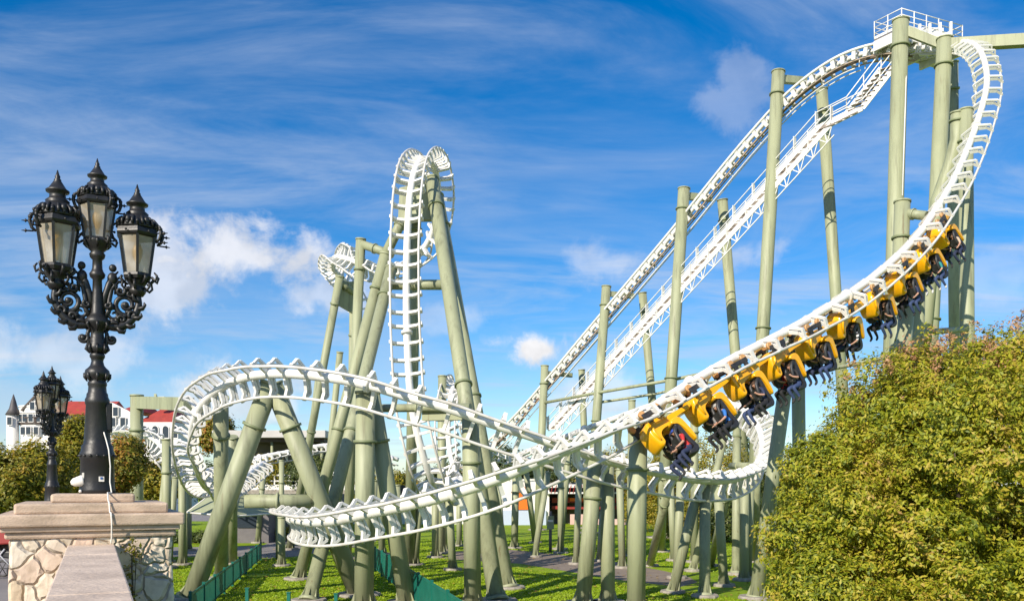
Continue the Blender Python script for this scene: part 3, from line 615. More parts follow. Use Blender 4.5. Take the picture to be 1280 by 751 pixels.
# riders --------------------------------------------------------------------------------------------------
def person_mesh(arms):
    """seated rider, hips at the origin, x across, y forward, z up; one continuous skin"""
    V = []; E = []; Rr = []; kind = []
    def v(p, r, par=None, k=0):
        V.append(p); Rr.append(r); kind.append(k); i = len(V) - 1
        if par is not None: E.append((par, i))
        return i
    hip = v((0, 0, 0), .15, None, 1); wa = v((0, -.03, .16), .135, hip, 2); ch = v((0, -.04, .36), .16, wa, 2); nk0 = v((0, -.03, .50), .085, ch, 2)
    nk = v((0, -.01, .56), .055, nk0, 0); hd = v((0, .01, .64), .085, nk, 0); hd2 = v((0, .01, .73), .095, hd, 0); v((0, .0, .80), .07, hd2, 0)
    for sg in (-1, 1):
        sh = v((sg * .19, -.03, .46), .075, nk0, 2)
        if arms == 0:   el = v((sg * .27, .10, .24), .050, sh, 2); wr = v((sg * .17, .26, .36), .032, el, 0); hd_ = (sg * .15, .29, .42)
        elif arms == 1: el = v((sg * .25, .16, .27), .050, sh, 2); wr = v((sg * .20, .40, .24), .032, el, 0); hd_ = (sg * .19, .47, .24)
        else:           el = v((sg * .30, .10, .60), .050, sh, 2); wr = v((sg * .26, .22, .80), .032, el, 0); hd_ = (sg * .25, .25, .87)
        pm = v(hd_, .034, wr, 0); w = Vector(V[wr]); d = (Vector(hd_) - w).normalized(); si = Vector((1, 0, 0))
        for k in range(4):
            f1 = Vector(hd_) + d * .045 + si * (k - 1.5) * .021; f2 = f1 + d * (.035 - .006 * abs(k - 1.4)) + Vector((0, -.015, 0)) ; a = v(tuple(f1), .010, pm, 0); v(tuple(f2), .008, a, 0)
        t1 = Vector(hd_) + si * (-sg) * .045 + d * .01; a = v(tuple(t1), .011, pm, 0); v(tuple(t1 + d * .03), .009, a, 0)
        hp = v((sg * .10, .06, -.02), .112, hip, 1); kn = v((sg * .14, .44, .02), .080, hp, 1); an = v((sg * .14, .44 + (-.02 if arms else -.10), -.37), .055, kn, 1)
        he = v((sg * .14, .37, -.43), .055, an, 3); v((sg * .15, .52, -.47), .042, he, 3)
    me = bpy.data.meshes.new('person'); me.from_pydata(V, E, []); o = bpy.data.objects.new('person', me); COL.objects.link(o)
    sk = o.modifiers.new('skin', 'SKIN'); sk.use_smooth_shade = True
    for i, r in enumerate(Rr): me.skin_vertices[0].data[i].radius = (r, r)
    me.skin_vertices[0].data[0].use_root = True
    s = o.modifiers.new('sub', 'SUBSURF'); s.levels = 1
    out = bpy.data.meshes.new_from_object(o.evaluated_get(bpy.context.evaluated_depsgraph_get())); out.name = 'person'; bpy.data.objects.remove(o)
    # face: nose, ears, eye sockets as small added forms of the same mesh
    bm = bmesh.new(); bm.from_mesh(out)
    for c, r, sc in (((0, .115, .69), .016, (1, 1.4, 1.6)), ((.095, .0, .69), .02, (.5, 1, 1.5)), ((-.095, .0, .69), .02, (.5, 1, 1.5)), ((0, .095, .645), .016, (1.8, .6, .5))):
        bmesh.ops.create_uvsphere(bm, u_segments=8, v_segments=6, radius=r, matrix=Matrix.Translation(c) @ Matrix.Diagonal((*sc, 1)))
    bm.to_mesh(out); bm.free()
    out.materials.clear()
    for _ in range(4): out.materials.append(None)
    VA = np.array(V); KA = kind; S = [(VA[a], VA[b_], KA[b_] if KA[b_] != 0 or KA[a] == 0 else 0) for a, b_ in E]
    for p in out.polygons:
        p.use_smooth = True; c = np.array(p.center); best = 1e9; kk = 0
        for a, b_, k in S:
            ab = b_ - a; t = np.clip(np.dot(c - a, ab) / max(np.dot(ab, ab), 1e-9), 0, 1); d = np.linalg.norm(c - a - ab * t)
            if d < best: best = d; kk = k
        if c[2] > .53: kk = 0
        p.material_index = kk
    return out
PM = [person_mesh(0), person_mesh(1)]
def hair_mesh(kind):
    b = MB(); n, m = 14, 8; vs = []
    for i in range(m + 1):
        a = math.pi * .62 * i / m
        for j in range(n):
            t = 2 * math.pi * j / n; f = math.sin(t); aa = a * (.66 if f > .3 else 1.0) * (1.35 if kind == 1 and f < -.2 else 1)
            r = .112
            vs.append((math.cos(t) * math.sin(aa) * r, math.sin(t) * math.sin(aa) * r * 1.06 - .004, .70 + math.cos(aa) * r * 1.08))
    fs = [(i * n + j, i * n + (j + 1) % n, (i + 1) * n + (j + 1) % n, (i + 1) * n + j) for i in range(m) for j in range(n)]
    b.add(vs, fs, True)
    if kind == 2: b.prism([(-.085, 0), (.085, 0), (.06, .09), (-.06, .09)], (0, .10, .745), (1, 0, 0), (0, 1, -.15), (0, .15, 1), .012)
    return shared(b, 'hair', M['seat'])
HM = [hair_mesh(0), hair_mesh(1), hair_mesh(2)]
def cm(name, c, r=.8): return mat(name, c, r, tuple(x * .7 for x in c), 9, .6)
CL = dict(red=cm('red_cloth', (.50, .03, .03)), blue=cm('blue_cloth', (.03, .16, .50)), navy=cm('navy_cloth', (.02, .03, .075)), black=cm('black_cloth', (.015, .015, .018)), grey=cm('grey_cloth', (.2, .2, .21)), beige=cm('beige_cloth', (.5, .40, .30)),
          teal=cm('teal_cloth', (.02, .22, .22)), denim=cm('denim_cloth', (.035, .06, .15)), white=cm('white_cloth', (.7, .7, .7)), skin=cm('skin', (.52, .29, .20), .5), brown=cm('brown_hair', (.07, .035, .018)), blond=cm('blond_hair', (.36, .22, .08)), shoe=cm('dark_shoe', (.03, .03, .03)), wshoe=cm('pale_shoe', (.55, .55, .55)), ggrey=cm('grey_hair', (.35, .34, .33)), cap=cm('blue_cap', (.02, .06, .35)))
def stripemat():
    m = bpy.data.materials.new('striped_cloth'); m.use_nodes = True; n = m.node_tree.nodes; L = m.node_tree.links; b = n['Principled BSDF']; b.inputs['Roughness'].default_value = .8
    tc = n.new('ShaderNodeTexCoord'); w = n.new('ShaderNodeTexWave'); w.bands_direction = 'Z'; w.inputs['Scale'].default_value = 2.6; L.new(tc.outputs['Object'], w.inputs['Vector'])
    r = n.new('ShaderNodeValToRGB'); r.color_ramp.interpolation = 'CONSTANT'; r.color_ramp.elements[0].color = (.02, .02, .022, 1); r.color_ramp.elements[1].position = .5; r.color_ramp.elements[1].color = (.7, .7, .7, 1)
    L.new(w.outputs[0], r.inputs[0]); L.new(r.outputs[0], b.inputs['Base Color']); return m
CL['stripe'] = stripemat()

s_first = s_at_px(A, 803, 20); s_last = s_at_px(A, 1162, 8, 30)
NC = 10; pitch = (s_first - s_last) / (NC - 1); LK = 1.12; print('pitch', pitch)
o_ = frame_at(A, s_first).translation.copy()
train = empty('coaster_train', o_, 'yellow ten-car inverted train with black seats hanging below the white drop track', 'train')
def child(mesh, name, parent, mtx=None):
    o = bpy.data.objects.new(name, mesh); COL.objects.link(o); o.parent = parent
    if mtx is not None: o.matrix_local = mtx
    return o
SX = .36
# near rider (shirt, trousers, shoes, hair kind, hair colour, arms, label), far rider likewise
near = [('red', 'navy', 'shoe', 2, 'cap', 1, 'person with red sleeves and a blue cap in the lowest, front car'),
        ('blue', 'black', 'wshoe', 0, 'ggrey', 1, 'person in a bright blue top with grey hair in the second car from the front'),
        ('navy', 'black', 'wshoe', 0, 'brown', 0, 'person in navy with pale shoes in the third car from the front'),
        ('black', 'denim', 'shoe', 0, 'brown', 0, 'person in a black jacket and jeans in the fourth car from the front'),
        ('navy', 'denim', 'shoe', 1, 'blond', 0, 'fair-haired person in navy in the fifth car from the front'),
        ('stripe', 'black', 'shoe', 0, 'brown', 1, 'person in a black and white striped top halfway along the train'),
        ('black', 'denim', 'shoe', 0, 'brown', 0, 'person in black with jeans right behind the striped rider'),
        ('navy', 'denim', 'shoe', 1, 'brown', 1, 'person with long dark hair in the third car from the back'),
        ('teal', 'denim', 'wshoe', 0, 'brown', 1, 'person in a teal top in the last but one car'),
        ('beige', 'navy', 'shoe', 0, 'brown', 1, 'person with beige sleeves in the topmost car at the back of the train')]
far = [('black', 'navy', 'shoe', 0, 'brown', 0, 'person in black in the far seat of the lowest car'), ('grey', 'black', 'shoe', 0, 'brown', 0, 'person in grey in the far seat beside the rider in bright blue'),
       ('black', 'denim', 'shoe', 1, 'brown', 1, 'long-haired person in black in the far seat of the third car'), ('red', 'black', 'shoe', 0, 'brown', 0, 'person in red in the far seat of the fourth car'),
       ('grey', 'navy', 'shoe', 0, 'brown', 0, 'person in grey in the far seat beside the fair-haired rider'), ('navy', 'denim', 'shoe', 0, 'blond', 1, 'fair-haired person in the far seat beside the striped rider'),
       ('blue', 'black', 'shoe', 0, 'brown', 0, 'person in blue in the far seat of the fourth car from the back'), ('black', 'black', 'shoe', 0, 'brown', 1, 'person all in black in the far seat of the third car from the back'),
       ('grey', 'denim', 'wshoe', 1, 'blond', 0, 'fair-haired person in grey in the far seat beside the teal rider'), ('black', 'navy', 'shoe', 0, 'brown', 0, 'person in black in the far seat of the topmost car')]
sol_hands = None
sgn_near = 1 if (Vector(A['l'][int(s_first / A['len'] * (len(A['s']) - 1))]).y < 0) else -1
for i in range(NC):
    m = frame_at(A, s_first - i * pitch) @ Matrix.Diagonal((.80, .99, .88, 1))
    if i == 0: FWD = 1
    ml = m.copy(); ml.translation = m.translation - o_
    car = child(LINK, 'car', train, ml); car['label'] = 'yellow car body with link beam'
    child(FAIR, 'fairing', car)
    for q in (0, 1):
        child(RIB[q], 'fairing_rib', car); child(BOGIE[q], 'bogie', car)
        for z in (-.30, .42): child(WHEEL, 'wheel', car, Matrix.Translation(((q * 2 - 1) * .50, .16, z)))
    for sg in (-1, 1):
        T = Matrix.Translation((sg * SX, 0, 0))
        child(SEATM, 'seat', car, T); child(TOPM, 'seat_top', car, T); child(HARM, 'harness', car, T)
        sh, trz, so, hk, hc, ar, lb = (near if sg == sgn_near else far)[i]
        # person axes (x across, y forward, z up) -> car axes (x, -z up = y down, z forward)
        B2 = Matrix(((1, 0, 0, 0), (0, 0, -1, 0), (0, 1, 0, 0), (0, 0, 0, 1)))
        W = m @ Matrix.Translation((sg * SX, 1.80, -.26)) @ B2 @ Matrix.Diagonal((1.08, 1.08, .99, 1))
        p = bpy.data.objects.new('person', PM[ar]); COL.objects.link(p); p.matrix_world = W; tag(p, lb, 'person', 'riders hanging in the train')
        for k, q in enumerate((CL['skin'], CL[trz], CL[sh], CL[so])):
            p.material_slots[k].link = 'OBJECT'; p.material_slots[k].material = q
        h = child(HM[hk], 'cap' if hk == 2 else 'hair', p); h.material_slots[0].link = 'OBJECT'; h.material_slots[0].material = CL[hc]
# ------------------------------------------------------------------ stone pier, parapet wall, lamps
ANG = math.atan2(4.27, 8.98)                      # the parapet runs straight away from the viewer towards the pier
RZ = Matrix.Rotation(ANG, 4, 'Z')                 # local x across, y away along the wall
PC = Vector((-4.27, 8.98, 0))
def pw(x, y, z): return PC + (RZ @ Vector((x, y, 0))) + Vector((0, 0, z))
def zz(py, d): return EYE + (HY - py) / F * d
Z1, Z2, Z3, Z4, Z5 = zz(617, 8.66), zz(628.5, 8.4), zz(642, 8.28), zz(657, 8.28), zz(671, 8.4)
def pbox(b, hx, hy, z0, z1, off=(0, 0)):
    b.box(PC + RZ @ Vector((off[0], off[1], 0)) + Vector((0, 0, (z0 + z1) / 2)), (2 * hx, 2 * hy, z1 - z0), RZ.to_3x3())
pier = empty('stone_pier', PC, 'square pier of pale rubble stone with stepped reddish cap slabs carrying the big lamp', 'pier')
b = MB(); pbox(b, .70, .70, -.2, Z5 + .002); sh = b.build('masonry', M['stone'], pier, PC, .03)
bm = bmesh.new(); bm.from_mesh(sh.data); bmesh.ops.subdivide_edges(bm, edges=bm.edges, cuts=30, use_grid_fill=True)
from mathutils import noise as NZ
for v in bm.verts:
    q = NZ.noise(v.co * 3.2) * .03 + NZ.noise(v.co * 8) * .012
    f = 1 + .035 * (4 - v.co.z) / 4 if True else 1
    v.co.x *= f; v.co.y *= f; v.co += v.normal * q
bm.to_mesh(sh.data); bm.free()
for hx, z0, z1, nm, bv in ((.735, Z5, Z4 - .05, 'moulding', .02), (.765, Z4 - .05, Z4, 'moulding', .012), (.805, Z4, Z3, 'cap_slab', .018), (.665, Z3, Z2, 'cap_slab', .022), (.375, Z2, Z1, 'cap_slab', .022)):
    b = MB(); pbox(b, hx, hx, z0, z1 + .001); b.build(nm, M['cap'], pier, PC, bv)
# parapet wall towards the viewer
wall = empty('parapet_wall', pw(0, -.7, 0), 'low parapet wall with worn grey coping stones leading up to the stone pier', 'wall')
ZW = zz(680, 8.35); wo = pw(0, -.7, 0)
b = MB(); b.box(pw(-.02, -5.3, (ZW - .1) / 2 - .1), (.34, 9.2, ZW - .1), RZ.to_3x3()); b.build('masonry', M['stone'], wall, wo)
y = -.70; k = 0
while y > -9.8:
    ln = 1.28 + .1 * (k % 3); b = MB(); b.box(pw(-.02, y - ln / 2, ZW - .05 - .003 * (k % 2)), (.405, ln - .008, .1), RZ.to_3x3()); b.build('coping_stone', M['coping'], wall, wo, .012); y -= ln; k += 1
# parapet beyond the pier and its second pier
wall2 = empty('parapet_wall', pw(0, .7, 0), 'stretch of parapet wall hidden behind the stone pier on the way to the smaller lamp', 'wall'); wo = pw(0, .7, 0)
b = MB(); b.box(pw(0, 7.2, ZW / 2 - .2), (.34, 13.0, ZW - .1), RZ.to_3x3()); b.build('masonry', M['stone'], wall2, wo)
b = MB(); b.box(pw(0, 7.2, ZW - .2), (.44, 13.0, .1), RZ.to_3x3()); b.build('coping_stone', M['coping'], wall2, wo, .012)
P2 = Vector(((65 - CX) / F * 21.7, 21.7, 0)); R2 = RZ
pier2 = empty('stone_pier', P2, 'second stone pier under the smaller lamp farther away', 'pier')
ZB2 = zz(627, 21.7)
for h, z0, z1, nm, mt in ((.62, -.2, ZB2 - .36, 'masonry', 'stone'), (.72, ZB2 - .36, ZB2 - .2, 'cap_slab', 'cap'), (.58, ZB2 - .2, ZB2 - .1, 'cap_slab', 'cap'), (.36, ZB2 - .1, ZB2, 'cap_slab', 'cap')):
    b = MB(); b.box(P2 + Vector((0, 0, (z0 + z1) / 2)), (2 * h, 2 * h, z1 - z0), RZ.to_3x3()); b.build(nm, M[mt], pier2, P2, .02)

HX, VZ = .00737, .00816                          # metres per photo pixel at the lamp, across and up
def lamp_builder(label):
    root = empty('street_lamp', (0, 0, 0), label, 'street lamp', 'ornate black iron lamps on stone piers')
    def pr(seq, y0=614): return [(r * HX, (y0 - y) * VZ) for y, r in seq]
    b = MB()
    b.lathe(pr([(614, 23), (609, 23), (607, 22.4), (573, 21.2), (572, 22.4), (564, 22.2), (562, 20.6), (556, 20.2), (553, 17.4), (548, 16.9), (506, 14.6), (504, 15.8), (499, 15.8), (496, 14), (492, 13.5), (490, 12), (483, 11.4), (481, 12.4), (478, 12.2), (476, 10.5),
                (474, 12.5), (471, 15.2), (467, 16.2), (463, 15.2), (460, 11.5), (457, 9), (452, 7.6), (449, 8.2), (447, 9.8), (444, 9.8), (442, 8.5)]), 32)
    b.lathe(pr([(442, 8.5), (440, 11), (436, 12.4), (432, 11.5), (429, 9.6), (426, 10.6), (424, 9), (416, 8), (413, 10), (409, 14), (405, 16.5), (401, 16), (397, 11), (393, 8.5), (380, 7.6), (366, 6.4), (352, 6), (349, 9.5), (345, 10.4), (342, 8), (338, 6.6), (328, 6.2), (325, 9.4), (321, 10.4), (318, 8), (315, 11.5), (311, 14), (306, 17), (304, 17)]), 24)
    for k in range(16):                           # beaded band and leaf work
        a = 2 * math.pi * k / 16; ca, sa = math.cos(a), math.sin(a)
        b.ball((ca * 22.6 * HX, sa * 22.6 * HX, 46 * VZ), .016, 8, 5, (1, 1, .9))
        if k % 2 == 0:
            b.tube([(ca * 9 * HX, sa * 9 * HX, (614 - 442) * VZ), (ca * 14 * HX, sa * 14 * HX, (614 - 437) * VZ), (ca * 12.5 * HX, sa * 12.5 * HX, (614 - 431) * VZ)], [.012, .018, .008], 6)
            b.tube([(ca * 16 * HX, sa * 16 * HX, (614 - 467) * VZ), (ca * 15.6 * HX, sa * 15.6 * HX, (614 - 472) * VZ), (ca * 12.5 * HX, sa * 12.5 * HX, (614 - 477) * VZ)], [.014, .016, .006], 6)
            b.tube([(ca * 14 * HX, sa * 14 * HX, (614 - 404) * VZ), (ca * 18 * HX, sa * 18 * HX, (614 - 408) * VZ), (ca * 11 * HX, sa * 11 * HX, (614 - 416) * VZ)], [.016, .016, .006], 6)
    b.build('post', M['iron'], root)
    def px(x, y, dy=0.0): return Vector(((x - 123) * HX, dy, (614 - y) * VZ))
    def spiral(c, r0, turns, sgn, start, rad=.016, th=.0, n=26):
        pts = []; rs = []
        for i in range(n):
            t = i / (n - 1); a = start + sgn * turns * 2 * math.pi * t; r = r0 * (1 - .85 * t)
            pts.append(Vector((c.x + math.cos(a) * r, c.y, c.z + math.sin(a) * r))); rs.append(rad * (1 - .45 * t))
        return pts, rs
    for sg in (-1, 1):
        a = MB(); X = lambda x: 123 + sg * x
        main = [(7, 405), (16, 408), (27, 408), (38, 403), (47, 393), (52, 382), (52.5, 374), (51, 366)]
        # smooth the arm
        pts = []
        for i in range(len(main) - 1):
            for q in range(4):
                t = q / 4; m0 = Vector(main[max(i - 1, 0)]); m1 = Vector(main[i]); m2 = Vector(main[i + 1]); m3 = Vector(main[min(i + 2, len(main) - 1)])
                v = .5 * ((2 * m1) + (-m0 + m2) * t + (2 * m0 - 5 * m1 + 4 * m2 - m3) * t * t + (-m0 + 3 * m1 - 3 * m2 + m3) * t ** 3); pts.append(px(X(v.x), v.y))
        pts.append(px(X(51), 366)); a.tube(pts, [.045 - .02 * abs(i / len(pts) - .3) for i in range(len(pts))], 10)
        for i in range(3, len(pts) - 2, 4):       # leaf tips along the outside
            p = pts[i]; d = (pts[i + 1] - pts[i - 1]).normalized(); o = Vector((-d.z, 0, d.x)) * (-1 if sg > 0 else 1) * -1
            if (o.x * sg) < 0 and o.z > 0: o = -o
            for dy in (-.02, .02): a.tube([p + Vector((0, dy, 0)), p + o * .045 + d * .03 + Vector((0, dy * 1.6, 0)), p + o * .055 + d * .07 + Vector((0, dy * 2, 0)), p + o * .035 + d * .085 + Vector((0, dy * 2, 0))], [.022, .02, .014, .006], 7)
        p_, r_ = spiral(px(X(36), 380), 15.5 * HX, 1.5, -sg, -1.2 if sg > 0 else math.pi + 1.2, .028); a.tube(p_, r_, 8)
        a.ball(px(X(36), 380), .034, 8, 6, (1, .8, 1))
        p_, r_ = spiral(px(X(21), 393), 9 * HX, 1.2, sg, 1.6, .02); a.tube(p_, r_, 8)
        for (sx_, sy_, sr_, tn_, st_) in ((41, 366, 8, 1.1, 2.4), (29, 364, 6.5, 1.2, .6), (45, 392, 6, 1.0, 4.0), (31, 399, 5.5, 1.1, 3.2), (13, 383, 5, 1.1, 1.0)):
            for dy in (-.03, .03):
                p_, r_ = spiral(px(X(sx_), sy_, dy), sr_ * HX, tn_, -sg, st_ if sg > 0 else math.pi - st_, .019, n=18); a.tube(p_, r_, 7)
            a.ball(px(X(sx_), sy_), .022, 8, 6, (1, 1.6, 1))
        for t_ in range(6):                       # acanthus leaves lying on the inner side of the arm
            q0 = px(X(20 + t_ * 5), 401 - t_ * t_ * .75); a.ball(q0, .03, 8, 6, (1.3, 1.1, .8))
        a.tube([px(X(9), 398), px(X(14), 390), px(X(15), 376), px(X(18), 362), px(X(26), 352), px(X(34), 352)], [.03, .026, .024, .022, .02, .012], 8)
        a.tube([px(X(7), 392), px(X(9), 372), px(X(15), 356), px(X(19), 347)], [.02, .03, .034, .026], 8)
        a.ball(px(X(19), 349), .052, 10, 7, (.95, .8, 1.25)); a.ball(px(X(19.5), 336), .038, 10, 7, (1, .85, 1.05)); a.tube([px(X(14), 352), px(X(24), 358), px(X(22), 368)], [.025, .02, .01], 8)
        p_, r_ = spiral(px(X(18), 424), 7 * HX, 1.3, sg, 2.2 if sg > 0 else .94, .022); a.tube(p_, r_, 8); a.ball(px(X(18), 424), .028, 8, 6)
        a.tube([px(X(9), 410), px(X(12), 418), px(X(11), 432), px(X(8), 440)], [.016, .02, .018, .01], 8)
        a.lathe([(r * HX, (614 - y) * VZ) for y, r in [(368, 8), (364, 11), (361, 12), (358, 9), (354, 11), (350, 14), (347, 15), (345, 12), (342, 10), (340, 16)]], 16, ((51 * sg) * HX, 0, 0))
        for k in range(6):                        # small scrolls under the lantern
            an = k * math.pi / 3 + .3; ca, sa = math.cos(an), math.sin(an); c0 = Vector((51 * sg * HX, 0, 0))
            q = [c0 + Vector((ca * rr * HX, sa * rr * HX, (614 - yy) * VZ)) for rr, yy in ((11, 358), (17, 361), (21, 357), (20, 351), (16, 352))]
            a.tube(q, [.014, .014, .013, .012, .01], 6)
        a.build('arm', M['iron'], root)
    def lantern(cx, ybase, s, rot, brackets):
        c = Vector(((cx - 123) * HX, 0, (614 - ybase) * VZ)); s2 = s
        Pf = lambda seq: [(r * HX * s2, h * VZ * s) for h, r in seq]
        f = MB(); f.lathe(Pf([(-9, 14), (-7, 19), (-3, 21), (0, 20.5), (1, 17.5)]), 6, c, rot, False)
        f.lathe(Pf([(46, 26), (47.5, 29.5), (50, 31), (52, 30.5), (56, 29), (58, 27)]), 6, c, rot, False)
        for k in range(6):
            a = rot + k * math.pi / 3; ca, sa = math.cos(a), math.sin(a)
            f.bar(c + Vector((ca * 18.8 * HX * s2, sa * 18.8 * HX * s2, 0)), c + Vector((ca * 26.5 * HX * s2, sa * 26.5 * HX * s2, 47 * VZ * s)), .026 * s)
            q = [c + Vector((ca * rr * HX * s2, sa * rr * HX * s2, hh * VZ * s)) for hh, rr in ((57, 27), (63, 29), (66, 25), (62, 23))]
            f.tube(q, [.016, .014, .012, .008], 6); f.ball(c + Vector((ca * 29.5 * HX * s2, sa * 29.5 * HX * s2, 62 * VZ * s)), .018 * s, 7, 5)
            a2 = a + math.pi / 6; ca, sa = math.cos(a2), math.sin(a2)
            f.ball(c + Vector((ca * 24 * HX * s2, sa * 24 * HX * s2, 65 * VZ * s)), .032 * s, 9, 7, (1, 1, 1.25)); f.ball(c + Vector((ca * 25 * HX * s2, sa * 25 * HX * s2, 61 * VZ * s)), .022 * s, 8, 6)
            for w_ in (-.28, .28):
                c2_, s2_ = math.cos(a2 + w_), math.sin(a2 + w_); f.tube([c + Vector((c2_ * rr * HX * s2, s2_ * rr * HX * s2, hh * VZ * s)) for hh, rr in ((59, 28), (64, 27.5), (69, 23), (71, 20.5))], [.012, .016, .014, .008], 6)
            f.tube([c + Vector((math.cos(a2) * rr * HX * s2, math.sin(a2) * rr * HX * s2, hh * VZ * s)) for hh, rr in ((-2, 20), (-6, 22), (-10, 18), (-13, 13))], [.012, .018, .016, .01], 6)
            f.ball(c + Vector((math.cos(a2) * 30 * HX * s2, math.sin(a2) * 30 * HX * s2, 51 * VZ * s)), .013 * s, 6, 5)
        lan = f.build('lantern', M['iron'], root)
        r_ = MB(); r_.lathe(Pf([(57, 27), (60, 26), (66, 24.5), (71, 20), (74, 15.5), (75, 14.5), (77, 15.5), (79, 13), (81, 10.5), (87, 10), (88, 14.5), (90, 15), (92, 11.5), (97, 8), (102, 4.5), (103, 4.8), (105, 3), (107, 3.6), (109, 2.4), (115, .5)]), 20, c)
        r_.build('lantern_roof', M['iron'], lan)
        g = MB(); g.lathe(Pf([(1, 17.8), (46, 25.2)]), 6, c, rot, False); g.f = g.f[:-2]; g.sm = g.sm[:-2]; g.build('glass_pane', M['lampglass'], lan)
        l = MB(); l.lathe([(.012, 0), (.02, .06 * s), (.05 * s, .14 * s), (.055 * s, .2 * s), (.03 * s, .27 * s), (.004, .29 * s)], 12, c + Vector((0, 0, .05))); l.build('bulb', M['bulb'], lan)
        for k in brackets:                        # wrought scrolls and spikes on the outer corners
            o = MB(); a = k; ca, sa = math.cos(a), math.sin(a)
            def cp(rr, hh): return c + Vector((ca * rr * HX * s2, sa * rr * HX * s2, hh * VZ * s))
            w_ = MB(); w_.tube([cp(21, -4), cp(27, -8), cp(29, -2), cp(25, 2)], [.014, .016, .014, .008], 6); w_.build('foot_scroll', M['iron'], lan)
            o.tube([cp(27, 40), cp(32, 44), cp(35, 52), cp(33, 60), cp(28, 63), cp(26, 59)], [.013, .016, .017, .016, .013, .008], 6)
            for hh in (52, 40): o.tube([cp(30, hh), cp(38, hh), cp(40, hh), cp(41, hh), cp(45, hh)], [.008, .008, .02, .008, .003], 6)
            o.ball(cp(34, 57), .024 * s, 7, 5)
            o.build('scrollwork', M['iron'], lan)
    lantern(74, 339, 1.0, R(20), [math.pi * .93, math.pi * 1.25, 0.1])
    lantern(174, 341, .98, R(28), [0.12, -.5, math.pi * .97])
    lantern(123, 302, .86, R(0), [0.0, math.pi, math.pi * 1.5 + .6])
    return root
M['bulb'] = mat('amber_bulb', (.75, .42, .05), .3)
lamp = lamp_builder('large ornate black iron lamp with three lanterns standing on the near stone pier')
lamp.location = PC + RZ @ Vector((.035, 0, 0)) + Vector((0, 0, Z1 + .001)); lamp.scale = (1, 1, 1.02); lamp.rotation_euler = (0, 0, ANG)
l2 = copy_tree(lamp); l2.location = P2 + Vector((0, 0, ZB2 + .001)); l2.rotation_euler = (0, 0, ANG + R(62)); l2.scale = (1, 1, 1); l2['label'] = 'smaller looking black iron lamp with three lanterns, farther off and left of the big one'
# fittings on the big lamp
def lw(x, y, dy): return lamp.location + RZ @ Vector(((x - 123) * HX, dy, 0)) + Vector((0, 0, (614 - y) * VZ))
b = MB(); b.box(lw(137, 519, -.02), (.07, .10, .30), RZ.to_3x3()); b.box(lw(137, 519, -.075), (.05, .012, .26), RZ.to_3x3())
bx = b.build('junction_box', M['iron'], None, lw(137, 519, -.02), .008); tag(bx, 'dark narrow junction box strapped to the right side of the big lamp shaft', 'junction box')
pts = [lw(131, 538, -.13), lw(134, 548, -.15), lw(137, 560, -.19), lw(139, 580, -.20), lw(138.5, 600, -.21), lw(140.5, 613, -.24), pw(.125, -.39, Z1 + .012), pw(.13, -.55, Z2 + .012), pw(.135, -.675, Z2 + .01), pw(.14, -.70, Z3 + .012), pw(.15, -.815, Z3 + .006), pw(.155, -.825, Z4 + .02), pw(.155, -.78, Z5), pw(.15, -.76, Z5 - .06)]
sm = []
for i in range(len(pts) - 1):
    for q in range(3): sm.append(pts[i].lerp(pts[i + 1], q / 3))
sm.append(pts[-1]); b = MB(); b.tube(sm, .007, 8); tag(b.build('power_cable', M['cable'], None, pts[0]), 'loose white cable running down the lamp base and over the cap slabs', 'cable')
b = MB(); c = lw(100, 599, -.06); b.lathe([(.015, -.075), (.04, -.05), (.058, .03), (.058, .045)], 14, (0, 0, 0)); 
for i in range(len(b.v)): b.v[i] = c + RZ.to_3x3() @ (Matrix.Rotation(R(78), 3, 'Y') @ b.v[i])
b.box(lw(106, 595, -.08), (.03, .05, .11), RZ.to_3x3()); tag(b.build('floodlight', M['cable'], None, c), 'small white floodlight clamped to the left of the lamp base', 'floodlight')
b = MB(); b.box(lw(128, 596, -.168), (.05, .012, .05), RZ.to_3x3()); st = b.build('sticker', M['cable'], None, lw(128, 596, -.168)); tag(st, 'small white and blue square sticker on the front of the lamp base', 'sticker')
b = MB(); b.box(lw(128, 595, -.176), (.022, .008, .022), RZ.to_3x3()); b.build('emblem', M['blue'], st, lw(128, 596, -.168))
for x, lb in ((102, 'tiny white bolt cap at the left foot of the big lamp'), (139, 'tiny white bolt cap at the right foot of the big lamp')):
    b = MB(); b.ball(lw(x, 611, -.10), .016); tag(b.build('bolt_cap', M['cable'], None, lw(x, 611, -.10)), lb, 'bolt cap')
# small plant growing in the corner between wall and pier
# ------------------------------------------------------------------ ground, paths, terrace
def sheet(name, pts, m, kind='structure'):
    b = MB(); k = len(pts); b.add(pts, [list(range(k))]); o = b.build(name, m); tag(o, kind=kind); return o
b = MB(); n = 60
S = 1500
b.add([(-S, -60, 0), (S, -60, 0), (S, 2200, 0), (-S, 2200, 0)], [(0, 1, 2, 3)]); lawn = b.build('ground', M['grass']); tag(lawn, kind='structure')
def gp(px, py, z): d = (EYE - z) * F / (py - HY); return Vector(((px - CX) / F * d, d, z))
sheet('path', [gp(x, y, .004) for x, y in [(560, 688), (600, 690), (640, 686.5), (690, 691), (760, 700), (830, 713), (862, 721), (872, 727), (850, 733), (780, 725), (700, 712), (650, 704), (590, 700), (540, 697)]], M['asphalt'])
sheet('path', [gp(x, y, .006) for x, y in [(120, 684), (290, 683), (330, 681), (345, 672), (400, 668), (470, 668), (470, 676), (420, 684), (380, 694), (330, 698), (290, 694), (120, 697)]], M['street'])
sheet('pavement', [gp(x, y, .004) for x, y in [(-900, 651), (640, 651), (700, 650), (1000, 652), (1900, 650), (1900, 640), (-900, 640)]], M['street'])
